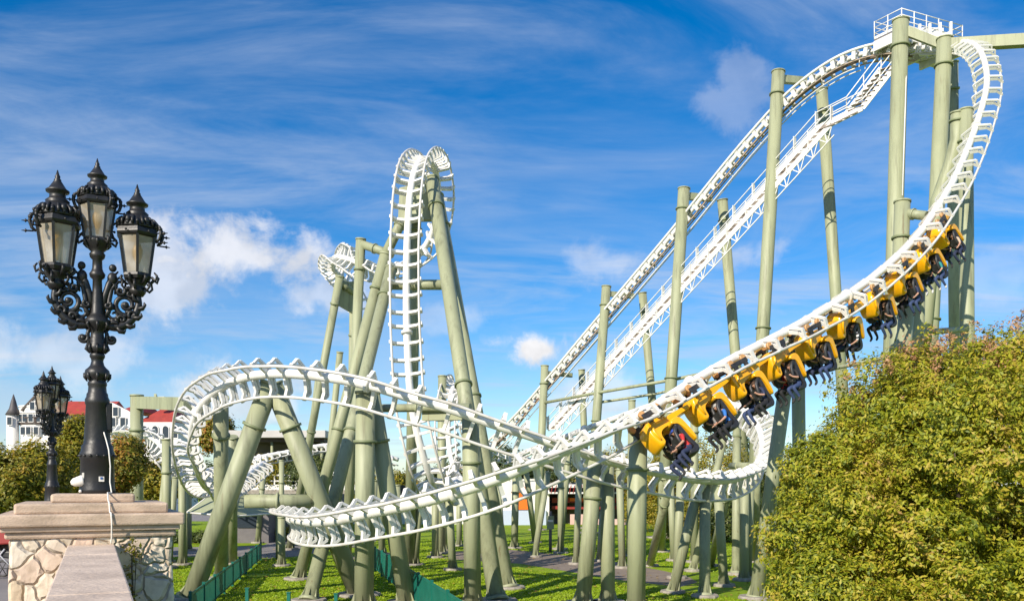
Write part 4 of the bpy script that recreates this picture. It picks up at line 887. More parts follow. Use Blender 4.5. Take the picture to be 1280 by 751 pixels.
# raised terrace behind the parapet, at the left
zt = EYE - 1.72
l0 = pw(-.2, -10, 0); l1 = pw(-.2, 22, 0)
pts = [Vector((l0.x, l0.y, zt)), Vector((l1.x, l1.y, zt)), Vector((l1.x - 50, l1.y + 4, zt)), Vector((-70, l0.y, zt))]
b = MB(); b.add(pts + [Vector((p.x, p.y, -.3)) for p in pts], [(0, 1, 2, 3), (0, 4, 5, 1), (1, 5, 6, 2), (2, 6, 7, 3), (3, 7, 4, 0)]); tag(b.build('terrace_pavement', M['street']), kind='structure')

# ------------------------------------------------------------------ fences
def fence(label, a, b_, h, n):
    o_ = a.copy(); root = empty('metal_fence', o_, label, 'fence', 'teal metal fences on the lawn'); d = (b_ - a) / n; t = d.normalized(); nr = Vector((-t.y, t.x, 0))
    for i in range(n):
        p = a + d * i; q = p + d; pn = MB()
        [pn.bar(p + t * .05 + Vector((0, 0, zh)), q - t * .05 + Vector((0, 0, zh)), .04, .06) for zh in (.14, h - .04)]
        m = int(d.length / .16)
        for k in range(m): c = p.lerp(q, (k + .5) / m) + Vector((0, 0, h / 2 + .05)); pn.box(c, (.095, .025, h - .08), Matrix.Rotation(math.atan2(t.y, t.x), 3, 'Z'))
        pn.build('panel', M['teal'], root, o_)
    for i in range(n + 1):
        p = a + d * i; ps = MB(); ps.box(p + Vector((0, 0, h / 2 + .02)), (.09, .09, h + .1), Matrix.Rotation(math.atan2(t.y, t.x), 3, 'Z')); ps.build('post', M['teal'], root, o_)
fence('teal metal panel fence running away from the viewer at left, beside the A-shaped support', G(238, 25), G(326, 46.5), .9, 9)
fence('teal metal panel fence in the middle, running diagonally behind the thick columns', G(462, 43), G(584, 21.5), 1.08, 9)
for k, (px, d, h, lb) in enumerate([(309, 27.5, .75, 'low teal post on the lawn, right of the left fence'), (361, 26.8, .7, 'low teal post on the lawn between the two teal fences'), (420, 26.5, .7, 'low teal post near the thick left column')]):
    p = G(px, d); b = MB(); b.box(p + Vector((0, 0, h / 2)), (.1, .1, h)); b.box(p + Vector((0, 0, h + .012)), (.13, .13, .025)); b.box(p + Vector((0, 0, .03)), (.2, .2, .06)); tag(b.build('fence_post', M['teal'], None, p), lb, 'post', 'low teal posts')

# ------------------------------------------------------------------ far buildings
def wall_window(bd, o_, c, w, h, nx, arched=False):
    """window as its own part: frame + pane, facing nx"""
    nx = Vector(nx).normalized(); ax = Vector((-nx.y, nx.x, 0)); fr = MB()
    poly = [(-w / 2, -h / 2), (w / 2, -h / 2), (w / 2, h / 2 - (w / 2 if arched else 0))]
    if arched: poly += [(math.cos(a) * w / 2, h / 2 - w / 2 + math.sin(a) * w / 2) for a in [math.pi * k / 8 for k in range(1, 8)]]
    poly += [(-w / 2, h / 2 - (w / 2 if arched else 0))]
    fr.prism(poly, c + nx * .06, ax, Vector((0, 0, 1)), nx, .12); f = fr.build('window', M['plaster'], bd, o_)
    pn = MB(); pn.prism([(x * .78, y * .84) for x, y in poly], c + nx * .13, ax, Vector((0, 0, 1)), nx, .06); pn.build('pane', M['window'], f, o_)
def castle():
    d = 130.0; u = d / F; o_ = G(60, d); root = empty('castle_hotel', o_, 'white castle-like building with pointed turrets and balconies at the far left', 'building')
    X = lambda px, dd=d: (px - CX) / F * dd
    Z = lambda py, dd=d: EYE + (HY - py) / F * dd
    w = MB()
    cx = X(38); r = (X(62) - X(16)) / 2
    w.lathe([(r, 0), (r, Z(513))], 12, (cx, d + r, 0), R(15), False); w.box((X(46), d + 2, Z(505) / 2), (X(60) - X(30), 3, Z(505))); w.build('wall', M['plaster'], root, o_)
    t = MB(); t.lathe([(X(25) - X(18), 0), (X(25) - X(18), Z(518))], 12, (X(13), d + .6, 0)); t.build('turret_wall', M['plaster'], root, o_)
    t = MB(); t.lathe([(X(26.5) - X(17), Z(518)), (X(23) - X(18), Z(510)), (X(21) - X(18), Z(501)), (.04, Z(492))], 14, (X(14), d + .6, 0)); t.build('turret_roof', M['darkroof'], root, o_)
    t = MB(); t.lathe([(X(37) - X(30), Z(513)), (X(34) - X(30), Z(500)), (.04, Z(493))], 12, (X(31), d + 3, 0)); t.build('turret_roof', M['tanroof'], root, o_)
    g = MB(); g.prism([(X(28), Z(512)), (X(62), Z(512)), (X(45), Z(495))], (0, d + .3, 0), (1, 0, 0), (0, 0, 1), (0, 1, 0), .5); g.build('gable', M['plaster'], root, o_)
    g = MB()
    for sg in (0, 1): g.bar((X(45), d + .2, Z(494)), (X(27 + 36 * sg), d + .2, Z(513)), .8, .25)
    g.build('gable_trim', M['darkwood'], root, o_)
    for py in (515.5, 530):
        bl = MB(); bl.lathe([(r * 1.06, Z(py)), (r * 1.06, Z(py) + .9)], 12, (cx, d + r, 0), R(15), False); bl.lathe([(r * 1.1, Z(py) + .9), (r * 1.1, Z(py) + 1.1)], 12, (cx, d + r, 0), R(15), False); bl.build('balcony', M['darkwood'] if py > 520 else M['plaster'], root, o_)
    for k, (px, py) in enumerate([(24, 522), (31, 522), (39, 522), (47, 522), (28, 538), (36, 538), (45, 538), (53, 538), (14, 526), (41, 507), (49, 507)]):
        dy = d + (r - math.sqrt(max(0, r * r - (X(px) - cx) ** 2)) if 20 < px and py > 515 else (-.3 if px < 20 else 0)); wall_window(root, o_, Vector((X(px), dy - .05, Z(py))), .8, 1.3, (0, -1, 0))
castle()
def hotel():
    d = 122.0; o_ = G(140, d); root = empty('hotel', o_, 'long white building with red tiled hip roofs and arched windows behind the big lamp', 'building')
    X = lambda px, dd=d: (px - CX) / F * dd
    Z = lambda py, dd=d: EYE + (HY - py) / F * dd
    w = MB(); w.box(((X(64) + X(132)) / 2, d + 4, Z(519) / 2), (X(132) - X(64), 8, Z(519))); w.box(((X(132) + X(170)) / 2, d + 3.5, Z(531) / 2), (X(170) - X(132), 9, Z(531))); w.box(((X(176) + X(222)) / 2, d + 3.5, Z(528) / 2), (X(222) - X(176), 9, Z(528)))
    w.prism([(X(131), Z(531)), (X(172), Z(531)), (X(172), Z(518)), (X(160), Z(512)), (X(142), Z(503)), (X(131), Z(506))], (0, d - .6, 0), (1, 0, 0), (0, 0, 1), (0, 1, 0), .5); w.build('wall', M['plaster'], root, o_)
    def hip(x0, x1, y0, y1, inset, nm='roof'):
        b = MB(); a = [(X(x0), d - .8, Z(y0)), (X(x1), d - .8, Z(y0)), (X(x1), d + 8.5, Z(y0)), (X(x0), d + 8.5, Z(y0)), (X(x0 + inset), d + 4, Z(y1)), (X(x1 - inset), d + 4, Z(y1))]
        b.add(a, [(0, 1, 5, 4), (1, 2, 5), (2, 3, 4, 5), (3, 0, 4), (3, 2, 1, 0)]); return b.build(nm, M['redroof'], root, o_)
    hip(62, 134, 519, 498, 1); hip(150, 176, 514, 503, 4); hip(174, 222, 528, 507, 15)
    for x in (185, 198, 211, 222): wall_window(root, o_, Vector((X(x), d - 1.05, Z(540))), 1.0, 1.9, (0, -1, 0), True)
    for x, y in ((149, 515), (146, 528), (158, 528), (70, 526), (78, 526), (86, 526), (94, 526), (102, 526), (140, 540), (152, 540)): wall_window(root, o_, Vector((X(x), d - 1.05 if x > 130 else d - .02, Z(y))), .8, 1.4, (0, -1, 0))
    c = MB(); c.box(((X(176) + X(230)) / 2, d - .95, Z(551)), (X(230) - X(176), .3, .5)); c.build('cornice', M['plaster'], root, o_)
    c = MB(); c.box((X(196), d + 2, Z(502)), (.8, .8, 1.8)); c.build('chimney', M['plaster'], root, o_)
hotel()
def station():
    d = 72.0; o_ = G(340, d); root = empty('station_building', o_, 'low station with a broad flat white roof seen through the A-shaped support', 'building')
    X = lambda px, dd=d: (px - CX) / F * dd
    Z = lambda py, dd=d: EYE + (HY - py) / F * dd
    b = MB(); b.box(((X(270) + X(410)) / 2, d + 5, Z(543)), (X(410) - X(270), 12, .6)); b.build('roof', M['roofgrey'], root, o_, .05)
    b = MB(); b.box(((X(274) + X(406)) / 2, d + 5, Z(550)), (X(406) - X(274), 10.5, .25)); b.build('fascia', M['darkwood'], root, o_)
    b = MB(); b.box(((X(278) + X(402)) / 2, d + 7, Z(552) / 2), (X(402) - X(278), 6, Z(552))); b.build('wall', M['greywall'], root, o_)
    for x in (276, 310, 340, 372, 402): b = MB(); b.tube([(X(x), d, 0), (X(x), d, Z(552))], .12, 8); b.build('post', M['green'], root, o_)
    for z, in ((Z(593),), (Z(606),)):
        pass
    for x0, x1 in ((240, 320), (320, 400), (400, 480)):
        r = MB()
        for py in (594, 601): r.bar((X(x0), d - 3, Z(py)), (X(x1), d - 3, Z(py)), .12)
        for k in range(9): x = X(x0) + (X(x1) - X(x0)) * k / 9; r.bar((x, d - 3, Z(612)), (x, d - 3, Z(593)), .1)
        r.bar((X(x0), d - 3, Z(609)), (X(x1), d - 3, Z(609)), .15, .5); r.build('railing', M['plaster'], root, o_)
    b = MB(); b.box(((X(240) + X(480)) / 2, d - 1.4, Z(614)), (X(480) - X(240), 3.6, .3)); b.build('platform_deck', M['concrete'], root, o_)
station()
def pavilion():
    d = 88.0; o_ = G(690, d); root = empty('pavilion', o_, 'colourful low shop pavilion with orange, red and pink panels beyond the lawn', 'building')
    X = lambda px, dd=d: (px - CX) / F * dd
    Z = lambda py, dd=d: EYE + (HY - py) / F * dd
    def blk(nm, m, x0, x1, y0, y1, y=0, th=.4, bv=0):
        b = MB(); b.box(((X(x0) + X(x1)) / 2, d + y, (Z(y0) + max(Z(y1), 0)) / 2), (X(x1) - X(x0), th, Z(y0) - max(Z(y1), 0))); return b.build(nm, m, root, o_, bv)
    blk('wall', M['greywall'], 560, 850, 603, 660, 5, 6)
    blk('white_wall', M['plaster'], 596, 686, 598, 660, -.5, 1.2); blk('orange_panel', M['orange'], 640, 661, 608, 636, -1.3, .2); blk('pale_panel', M['lightblue'], 624, 682, 637, 660, -1.3, .25)
    blk('canopy', M['plaster'], 682, 800, 605, 609, 0, 4); blk('canopy', M['plaster'], 682, 800, 614.5, 616.5, 0, 4)
    rr = MB()
    for k in range(26): x = X(683 + k * 4.5); rr.bar((x, d - 2, Z(616)), (x + .18, d - 2, Z(606)), .07)
    rr.build('canopy_lattice', M['red'], root, o_)
    blk('red_shelf', M['red'], 690, 800, 622, 628, .6, 1.4); blk('red_shelf', M['red'], 690, 800, 632, 636, .6, 1.4); blk('orange_panel', M['orange'], 712, 740, 622, 626, -.2, .2); blk('blue_panel', M['blue'], 774, 800, 632, 640, -.4, .2)
    blk('pink_panel', M['pink'], 712, 730, 642, 662, -.8, .3, .05); blk('counter', M['pink'], 746, 790, 648, 662, -.6, .6); blk('green_panel', M['teal'], 731, 735, 610, 662, -1.0, .3)
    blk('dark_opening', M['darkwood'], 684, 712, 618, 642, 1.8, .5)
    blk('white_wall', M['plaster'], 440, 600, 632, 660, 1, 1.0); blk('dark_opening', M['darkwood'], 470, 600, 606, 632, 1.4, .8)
pavilion()
def kiosk():
    o_ = G(290, 50); root = empty('sun_canopy', o_, 'sage green fabric canopy with pale edges stretched low behind the A-shaped support', 'canopy')
    ap = [P(262, 590, 50), P(318, 600, 52)]
    def tri(nm, ps): b = MB(); nr = (ps[1] - ps[0]).cross(ps[2] - ps[0]).normalized() * .03; k = len(ps); b.add(ps + [p + nr for p in ps], [list(range(k))[::-1], list(range(k, 2 * k))] + [(i, (i + 1) % k, (i + 1) % k + k, i + k) for i in range(k)]); b.build(nm, M['canvas'], root, o_)
    a, b1, c, d_, e = P(233, 641, 46), P(292, 646, 43), P(346, 642, 47), P(300, 612, 50), P(280, 606, 50)
    tri('fabric', [a, b1, e]); tri('fabric', [b1, c, d_, e])
    for q, r in ((a, e), (b1, e), (b1, d_), (c, d_), (a, b1), (b1, c)):
        t = MB(); t.tube([q + Vector((0, 0, .03)), r + Vector((0, 0, .03))], .05, 6); t.build('edge_rope', M['cable'], root, o_)
    for q, h in ((a, 0), (c, 0), (e, 0)): t = MB(); t.tube([q, Vector((q.x, q.y, 0))], .06, 8); t.build('mast', M['green'], root, o_)
    o_ = G(312, 60); root = empty('kiosk', o_, 'small dark kiosk under the fabric canopy', 'kiosk'); p = G(312, 60)
    b = MB(); b.box(p + Vector((0, 1, 1.3)), (2.6, 2, 2.6)); b.build('body', M['greywall'], root, o_); b = MB(); b.box(p + Vector((0, 1, 2.7)), (3.2, 2.6, .16)); b.build('roof', M['darkroof'], root, o_); b = MB(); b.box(p + Vector((0, -.03, 1.5)), (1.6, .1, .9)); b.build('hatch', M['window'], root, o_)
kiosk()
# small sign on a post on the lawn
p = G(688, 52); rt = empty('sign_post', p, 'small pale green board sign on a post before the pavilion', 'sign'); b = MB(); b.tube([p, p + Vector((0, 0, 2.4))], .09, 8); b.build('post', M['greywall'], rt, p); b = MB(); b.box(p + Vector((0, -.1, 1.75)), (.42, .06, .8)); b.build('board', M['canvas'], rt, p); b = MB(); b.box(p + Vector((0, -.14, 1.85)), (.3, .02, .12)); b.build('panel', M['plaster'], rt, p)

# ------------------------------------------------------------------ pushchair at the left edge
def stroller():
    c = Vector(((5 - CX) / F * 16.2, 16.2, zt)); root = empty('pushchair', c, 'pushchair with a red hood at the left edge beside the pier', 'pushchair')
    o_ = c
    for x, y in ((.22, -.38), (.22, .38), (-.28, -.38), (-.28, .38)):
        w = MB(); a = c + Vector((x + .12, y * .6, .15)); ring = [a + Vector((math.cos(t) * .14, 0, math.sin(t) * .14)) for t in [2 * math.pi * k / 20 for k in range(21)]]; w.tube(ring, .022, 8, False)
        for k in range(3): q = Vector((math.cos(k * 2.1) * .14, 0, math.sin(k * 2.1) * .14)); w.tube([a - q, a + q], .008, 5)
        w.build('wheel', M['seat'], root, o_)
    b = MB(); b.tube([c + Vector((.34, -.24, .15)), c + Vector((.0, -.24, .5)), c + Vector((-.45, -.24, 1.0))], .014, 8); b.tube([c + Vector((.34, .24, .15)), c + Vector((.0, .24, .5)), c + Vector((-.45, .24, 1.0))], .014, 8); b.tube([c + Vector((-.16, -.24, .15)), c + Vector((.15, -.24, .55))], .014, 8); b.tube([c + Vector((-.45, -.24, 1.0)), c + Vector((-.45, .24, 1.0))], .016, 8); b.build('frame', M['tin'], root, o_)
    b = MB(); b.prism([(-.22, .42), (.3, .36), (.34, .50), (.05, .52), (-.18, .86), (-.3, .8)], c, (1, 0, 0), (0, 0, 1), (0, 1, 0), .44); b.build('seat', M['seat'], root, o_, .03)
    b = MB(); pr = [(0.0, .62)] + [(.02 + math.cos(a) * .36, .64 + math.sin(a) * .34) for a in [math.pi * k / 9 for k in range(10)]]; b.prism(pr, c + Vector((-.02, 0, 0)), (1, 0, 0), (0, 0, 1), (0, 1, 0), .46); b.build('hood', M['red'], root, o_, .03)
stroller()

# ------------------------------------------------------------------ trees and shrubs
def leaves(rng, blobs, n_clump, per, size, clump_r, noise_amp=.28, inner=.55, droop=.2):
    """blobs: (cx, cy, cz, rx, ry, rz).  Leaf quads in clumps on the outer part of the blobs."""
    vol = np.array([b_[3] * b_[4] * b_[5] for b_ in blobs]) ** .67; pk = rng.choice(len(blobs), n_clump, p=vol / vol.sum()); B = np.array(blobs)[pk]
    d = rng.normal(size=(n_clump, 3)); d /= np.linalg.norm(d, axis=1)[:, None]
    rad = inner + (1 - inner) * rng.random(n_clump) ** .45
    bump = 1 + noise_amp * np.array([NZ.noise(Vector((a * 2.3 + q, b_ * 2.3, c * 2.3))) for (a, b_, c), q in zip(d, pk * 3.1)])
    C = B[:, :3] + d * B[:, 3:6] * (rad * bump)[:, None]
    cr = clump_r * (.5 + .9 * rng.random(n_clump))
    off = rng.normal(size=(n_clump, per, 3)) * np.array([.5, .5, .42]); L = (C[:, None] + off * cr[:, None, None]).reshape(-1, 3)
    N = len(L); out = np.repeat(d, per, 0) * .8 + off.reshape(-1, 3) * .5 + np.array([-.12, -.18, .5]) + rng.normal(size=(N, 3)) * .48
    out /= np.linalg.norm(out, axis=1)[:, None]
    t = rng.normal(size=(N, 3)); t -= out * (t * out).sum(1)[:, None]; t /= np.linalg.norm(t, axis=1)[:, None]; w = np.cross(out, t)
    s = size * (.55 + .8 * rng.random(N))[:, None]
    v = np.stack([L - t * s, L + w * s * .42 + out * s * .12, L + t * s, L - w * s * .42 + out * s * .12], 1).reshape(-1, 3)
    return v
def leaf_object(name, v, m, parent, o_):
    v = v - np.array(o_); n = len(v) // 4; me = bpy.data.meshes.new(name); me.vertices.add(4 * n); me.vertices.foreach_set('co', v.astype(np.float32).ravel())
    me.loops.add(4 * n); me.loops.foreach_set('vertex_index', np.arange(4 * n, dtype=np.int32)); me.polygons.add(n); me.polygons.foreach_set('loop_start', np.arange(0, 4 * n, 4, dtype=np.int32)); me.polygons.foreach_set('loop_total', np.full(n, 4, np.int32))
    me.update(calc_edges=True); me.materials.append(m); o = bpy.data.objects.new(name, me); COL.objects.link(o); o.parent = parent; return o
def clumped(rng, blobs, n, r0):
    """break smooth crown volumes into many leafy boughs"""
    vol = np.array([b_[3] * b_[4] * b_[5] for b_ in blobs]) ** .67; out = []
    for i in rng.choice(len(blobs), n, p=vol / vol.sum()):
        b_ = np.array(blobs[i]); d = rng.normal(size=3); d /= np.linalg.norm(d); r = r0 * (.55 + .9 * rng.random())
        c = b_[:3] + d * (b_[3:6] - r * .75) * (.86 + .18 * rng.random()); out.append((*c, r * 1.1, r * 1.1, r * .85))
    return out
def tree(name, label, cat, base, blobs, m, n_clump, per, size, clump_r, trunk_r, seed, group=None, **k):
    rng = np.random.default_rng(seed); root = empty(name, base, label, cat, group)
    leaf_object('crown' if trunk_r > .05 else 'foliage', leaves(rng, blobs, n_clump, per, size, clump_r, **k), m, root, base)
    t = MB(); bc = np.mean([b_[:3] for b_ in blobs], 0); top = Vector(bc); top.z += blobs[0][5] * .3
    mid = base.lerp(top, .45) + Vector((rng.normal() * .15, rng.normal() * .15, 0)); t.tube([base - Vector((0, 0, .1)), base.lerp(mid, .5), mid, top], [trunk_r * 1.25, trunk_r, trunk_r * .8, trunk_r * .3], 10)
    for q in range(10):
        b_ = blobs[rng.integers(len(blobs))]; d = rng.normal(size=3); d /= np.linalg.norm(d); d[2] = abs(d[2]) * .7
        e = Vector(np.array(b_[:3]) + d * np.array(b_[3:6]) * .75); s = mid.lerp(top, rng.random() * .7); t.tube([s, s.lerp(e, .5) + Vector((0, 0, .12 * b_[5] * .4)), e], [trunk_r * .5, trunk_r * .3, trunk_r * .08], 7)
    t.build('trunk', M['bark'], root, base)
    return root
BUSH = leafmat('autumn_bush_leaf', [(.075, .115, .008), (.155, .20, .010), (.28, .31, .014), (.42, .40, .020), (.50, .39, .045), (.44, .26, .10)], trans=.35)
OLIVE = leafmat('yellow_green_leaf', [(.08, .10, .006), (.17, .185, .010), (.27, .25, .014), (.38, .28, .018), (.40, .22, .03)], trans=.3)
DARK = leafmat('dark_green_leaf', [(.022, .04, .008), (.045, .075, .012), (.085, .115, .018), (.15, .16, .03)])
ORANGE = leafmat('orange_leaf', [(.10, .13, .012), (.18, .20, .015), (.28, .24, .02), (.40, .20, .025), (.50, .14, .035)], trans=.3)
def blob(px, py, d, rpx, rpy, rd): c = P(px, py, d); return (c.x, c.y, c.z, rpx * d / F, rd, rpy * d / F)
bb = [blob(1215, 618, 16, 185, 182, 2.8), blob(1088, 680, 15.5, 92, 172, 2.1), blob(1305, 585, 16.6, 140, 170, 2.6), blob(1145, 568, 16.2, 98, 106, 2.0), blob(1200, 780, 15.2, 225, 150, 3), blob(1262, 462, 16.8, 80, 58, 1.4), blob(1046, 620, 15.8, 52, 95, 1.2), blob(1032, 765, 15, 58, 108, 1.3), blob(1175, 472, 16.4, 62, 44, 1.1), blob(1094, 498, 16, 48, 42, .9), blob(1008, 690, 15.3, 34, 62, .7)]
tree('round_bush', 'big round bush of yellow-green autumn leaves with reddish tips at lower right', 'bush', G(1180, 16), clumped(np.random.default_rng(5), bb, 300, .58) + bb[:1],
     BUSH, 13000, 34, .042, .15, .16, 3, inner=.66, noise_amp=.35)
rb = [o for o in bpy.data.objects if o.name == 'round_bush'][0]; rng = np.random.default_rng(8)
tips = clumped(rng, [blob(1262, 452, 16.6, 90, 52, 1.4), blob(1175, 464, 16.2, 66, 42, 1.1), blob(1094, 492, 15.8, 52, 40, .9)], 90, .2)
leaf_object('reddish_shoots', leaves(rng, [(x, y, z + .12, a * .6, b_ * .6, c * 1.5) for x, y, z, a, b_, c in tips], 560, 14, .034, .09), leafmat('reddish_leaf', [(.34, .24, .05), (.46, .28, .10), (.52, .30, .16), (.42, .18, .09)], trans=.3), rb, rb.location)
lt = [('yellow-green tree filling the far left behind the smaller lamp', [blob(15, 610, 40, 52, 50, 2.2), blob(48, 600, 41, 36, 48, 2), blob(-30, 615, 39, 50, 60, 2)], OLIVE, 20, 41),
      ('yellowish tree between the two lamps', [blob(92, 590, 46, 26, 55, 1.6), blob(100, 560, 47, 22, 36, 1.4), blob(84, 620, 46, 24, 40, 1.5)], OLIVE, 92, 46),
      ('orange-leaved small tree right of the big lamp base', [blob(152, 582, 34, 24, 26, 1), blob(158, 566, 34.4, 14, 18, .8), blob(140, 600, 34, 14, 20, .7)], ORANGE, 152, 34),
      ('small orange autumn tree peeking past the post at the left curl', [blob(270, 534, 95, 11, 16, 1.2), blob(262, 545, 95, 8, 18, 1.2), blob(279, 548, 96, 8, 18, 1.2)], ORANGE, 272, 95),
      ('olive bush behind the left curl', [blob(205, 600, 60, 26, 24, 1.6), blob(180, 612, 60, 26, 22, 1.6)], OLIVE, 195, 60)]
for i, (lb, bl, m, px, d) in enumerate(lt):
    tree('autumn_tree', lb, 'tree', G(px, d), bl, m, int(1500 if i < 2 else 620), 36, .0021 * d + .008, .0085 * d, .12, 20 + i, 'trees behind the coaster', inner=.5)
dk = [(840, 600, 70, 42, 62, 'dark green tree behind the leaning legs under the train'), (895, 590, 68, 46, 66, 'dark green tree behind the right turn, left of the bush'), (945, 580, 72, 42, 70, 'dark green tree at the left flank of the round bush'), (805, 622, 74, 26, 34, 'low dark tree right of the pavilion'),
      (862, 640, 62, 40, 34, 'low dense bush at the far edge of the lawn under the right turn'), (925, 640, 60, 44, 36, 'low dense bush near the round bush at the lawn edge'),
      (326, 592, 70.6, 40, 22, 'dark tree under the station roof'), (388, 590, 70.4, 36, 24, 'dark tree right of the station roof'), (270, 600, 88, 36, 24, 'dark tree behind the post under the left curl'), (480, 606, 96, 50, 22, 'dark tree behind the foot of the ladder track'), (570, 598, 96, 44, 26, 'dark tree behind the centre column'), (690, 586, 108, 56, 32, 'dark tree above the pavilion roof'), (628, 584, 106, 44, 34, 'dark tree left of the pavilion, beyond the crossing tracks'), (770, 586, 104, 50, 32, 'dark tree behind the crossing of the two tracks'), (985, 610, 70, 40, 60, 'dark tree hidden partly by the round bush'), (1100, 560, 72, 90, 90, 'dark tree behind the round bush'), (120, 600, 80, 36, 26, 'dark tree beyond the big lamp base')]
for i, (px, py, d, rx, ry, lb) in enumerate(dk):
    bl = [blob(px, py, d, rx * .8, ry * .85, 2.2), blob(px - rx * .45, py + ry * .3, d, rx * .5, ry * .7, 1.8), blob(px + rx * .45, py + ry * .25, d, rx * .5, ry * .72, 1.8)]
    tree('green_tree', lb, 'tree', G(px, d), bl, OLIVE if i in (0, 1, 3, 4, 6, 9, 13, 15) else DARK, 420, 36, .10 if d < 80 else .14, .55, .16, 50 + i, 'trees behind the coaster', inner=.45)
def hedge(label, x0, x1, d, top, m, seed):
    a, b_ = G(x0, d), G(x1, d); h = EYE + (HY - top) / F * d; n = max(3, int((b_ - a).length / .7)); bl = [(a.x + (b_.x - a.x) * (k + .5) / n, d, h * .5, .6, .55, h * .52) for k in range(n)]
    tree('hedge', label, 'hedge', a.lerp(b_, .5), bl, m, n * 26, 30, .09, .22, .04, seed, inner=.6, noise_amp=.12)
hedge('clipped dark hedge strip behind the slim posts at the pier', 205, 288, 60, 664, DARK, 91)
hedge('low hedge along the far edge of the lawn at left', 345, 425, 62, 658, OLIVE, 92)
p = pw(.30, -.95, zt * 0 + 1.9)
tree('creeping_plant', 'small plant with yellow and red leaves in the corner of wall and pier', 'plant', Vector((p.x, p.y, ZW - 1.5)), [(p.x, p.y, ZW - .5, .05, .08, .38), (p.x - .02, p.y + .14, ZW - .06, .04, .06, .10)], ORANGE, 22, 12, .026, .06, .012, 93, inner=.3)

# ------------------------------------------------------------------ grass blades and fallen leaves on the lawn
def on_path(x, y):
    u = CX + F * x / y; v = HY + EYE * F / y
    return (560 < u < 1000 and 687 + max(0, (u - 640)) * .11 < v < 709 + max(0, (u - 640)) * .14) or (120 < u < 470 and 668 < v < 697)
rng = np.random.default_rng(77)
N = 230000; d = 24 + 40 * rng.random(N) ** 1.6; px = rng.uniform(150, 1100, N); X = (px - CX) / F * d
keep = np.array([not on_path(a, b_) for a, b_ in zip(X, d)]) & (np.array([NZ.noise(Vector((a * .5, b_ * .5, 3))) for a, b_ in zip(X, d)]) > -.6)
X = X[keep]; Y = d[keep]; N = len(X); h = rng.uniform(.02, .055, N); an = rng.uniform(0, math.pi, N); wd = .03
lean = rng.normal(size=(N, 2)) * .04; v = np.zeros((N, 4, 3)); ca, sa = np.cos(an) * wd, np.sin(an) * wd
v[:, 0] = np.stack([X - ca, Y - sa, np.zeros(N)], 1); v[:, 1] = np.stack([X + ca, Y + sa, np.zeros(N)], 1); v[:, 2] = np.stack([X + ca * .3 + lean[:, 0], Y + sa * .3 + lean[:, 1], h], 1); v[:, 3] = np.stack([X - ca * .3 + lean[:, 0], Y - sa * .3 + lean[:, 1], h], 1)
GRL = leafmat('grass_blade', [(.18, .29, .008), (.26, .38, .010), (.35, .47, .014), (.38, .44, .03)], trans=.35)
go = leaf_object('grass_blades', v.reshape(-1, 3), GRL, None, (0, 0, 0)); tag(go, 'short bright green grass blades of the lawn', 'grass', kind='stuff')
N = 3800; d = 25 + 45 * rng.random(N) ** 1.4; px = rng.uniform(150, 1100, N); X = (px - CX) / F * d; v = np.zeros((N, 4, 3)); an = rng.uniform(0, 6.28, N); s_ = rng.uniform(.04, .08, N); z = rng.uniform(.02, .09, N)
for k in range(4): v[:, k] = np.stack([X + np.cos(an + k * 1.57) * s_, d + np.sin(an + k * 1.57) * s_ * .7, z + rng.normal(size=N) * .012], 1)
FL = leafmat('fallen_leaf', [(.16, .08, .02), (.30, .16, .03), (.42, .28, .04), (.30, .12, .03)], trans=.1)
lo = leaf_object('fallen_leaves', v.reshape(-1, 3), FL, None, (0, 0, 0)); tag(lo, 'scattered brown and yellow fallen leaves on the lawn', 'leaves', kind='stuff')
SUN_E, SKY_S, EXPO, SKY_SAT, SKY_HUE, CIR_A, LOW_A = 5.0, .116, .36, 1.38, .503, .66, .6
CIR1 = (0.9, .7, 0); CIR2 = (1.3, .1, 0); CLOUD_B = 5.8
CUMULUS = [(325, 326, 125, 48, .75), (215, 356, 60, 76, .6), (410, 368, 80, 34, .5), (672, 440, 58, 24, .95), (620, 428, 30, 16, .45), (940, 118, 60, 54, .2), (920, 322, 50, 24, .35), (750, 330, 90, 34, .3), (60, 445, 130, 50, .4), (270, 490, 120, 40, .55), (760, 490, 100, 36, .45), (1240, 330, 90, 60, .2), (560, 400, 60, 22, .25)]
# ------------------------------------------------------------------ camera
cam = bpy.data.cameras.new('camera'); cam.sensor_width = 36; cam.lens = 36 * F / 1280; cam.shift_y = (HY - 375.5) / 1280; cam.clip_end = 6000; cam.clip_start = .05
co = bpy.data.objects.new('camera', cam); COL.objects.link(co); co.location = (0, 0, EYE); co.rotation_euler = (R(90), 0, 0); SC.camera = co
# ------------------------------------------------------------------ sun and sky
LD = Vector((.50, .75, -.53)).normalized()
sun = bpy.data.lights.new('sun', 'SUN'); sun.energy = SUN_E; sun.angle = R(.5); sun.color = (1, .905, .77)
so = bpy.data.objects.new('sun', sun); COL.objects.link(so); so.rotation_euler = LD.to_track_quat('-Z', 'Y').to_euler(); so.location = (-40, -30, 60)
w = bpy.data.worlds.new('World'); SC.world = w; w.use_nodes = True; nt = w.node_tree; n = nt.nodes; L = nt.links
bg = n['Background']; bg.inputs['Strength'].default_value = SKY_S
sky = n.new('ShaderNodeTexSky'); sky.sky_type = 'NISHITA'; sky.sun_disc = False; sky.sun_elevation = math.asin(-LD.z); sky.sun_rotation = math.atan2(-LD.x, -LD.y); sky.air_density = 1.0; sky.dust_density = .25; sky.ozone_density = 4.0; sky.altitude = 300
hs = n.new('ShaderNodeHueSaturation'); hs.inputs['Saturation'].default_value = SKY_SAT; hs.inputs['Value'].default_value = 1.0; hs.inputs['Hue'].default_value = SKY_HUE; L.new(sky.outputs[0], hs.inputs['Color'])
tc = n.new('ShaderNodeTexCoord'); D = tc.outputs['Generated']
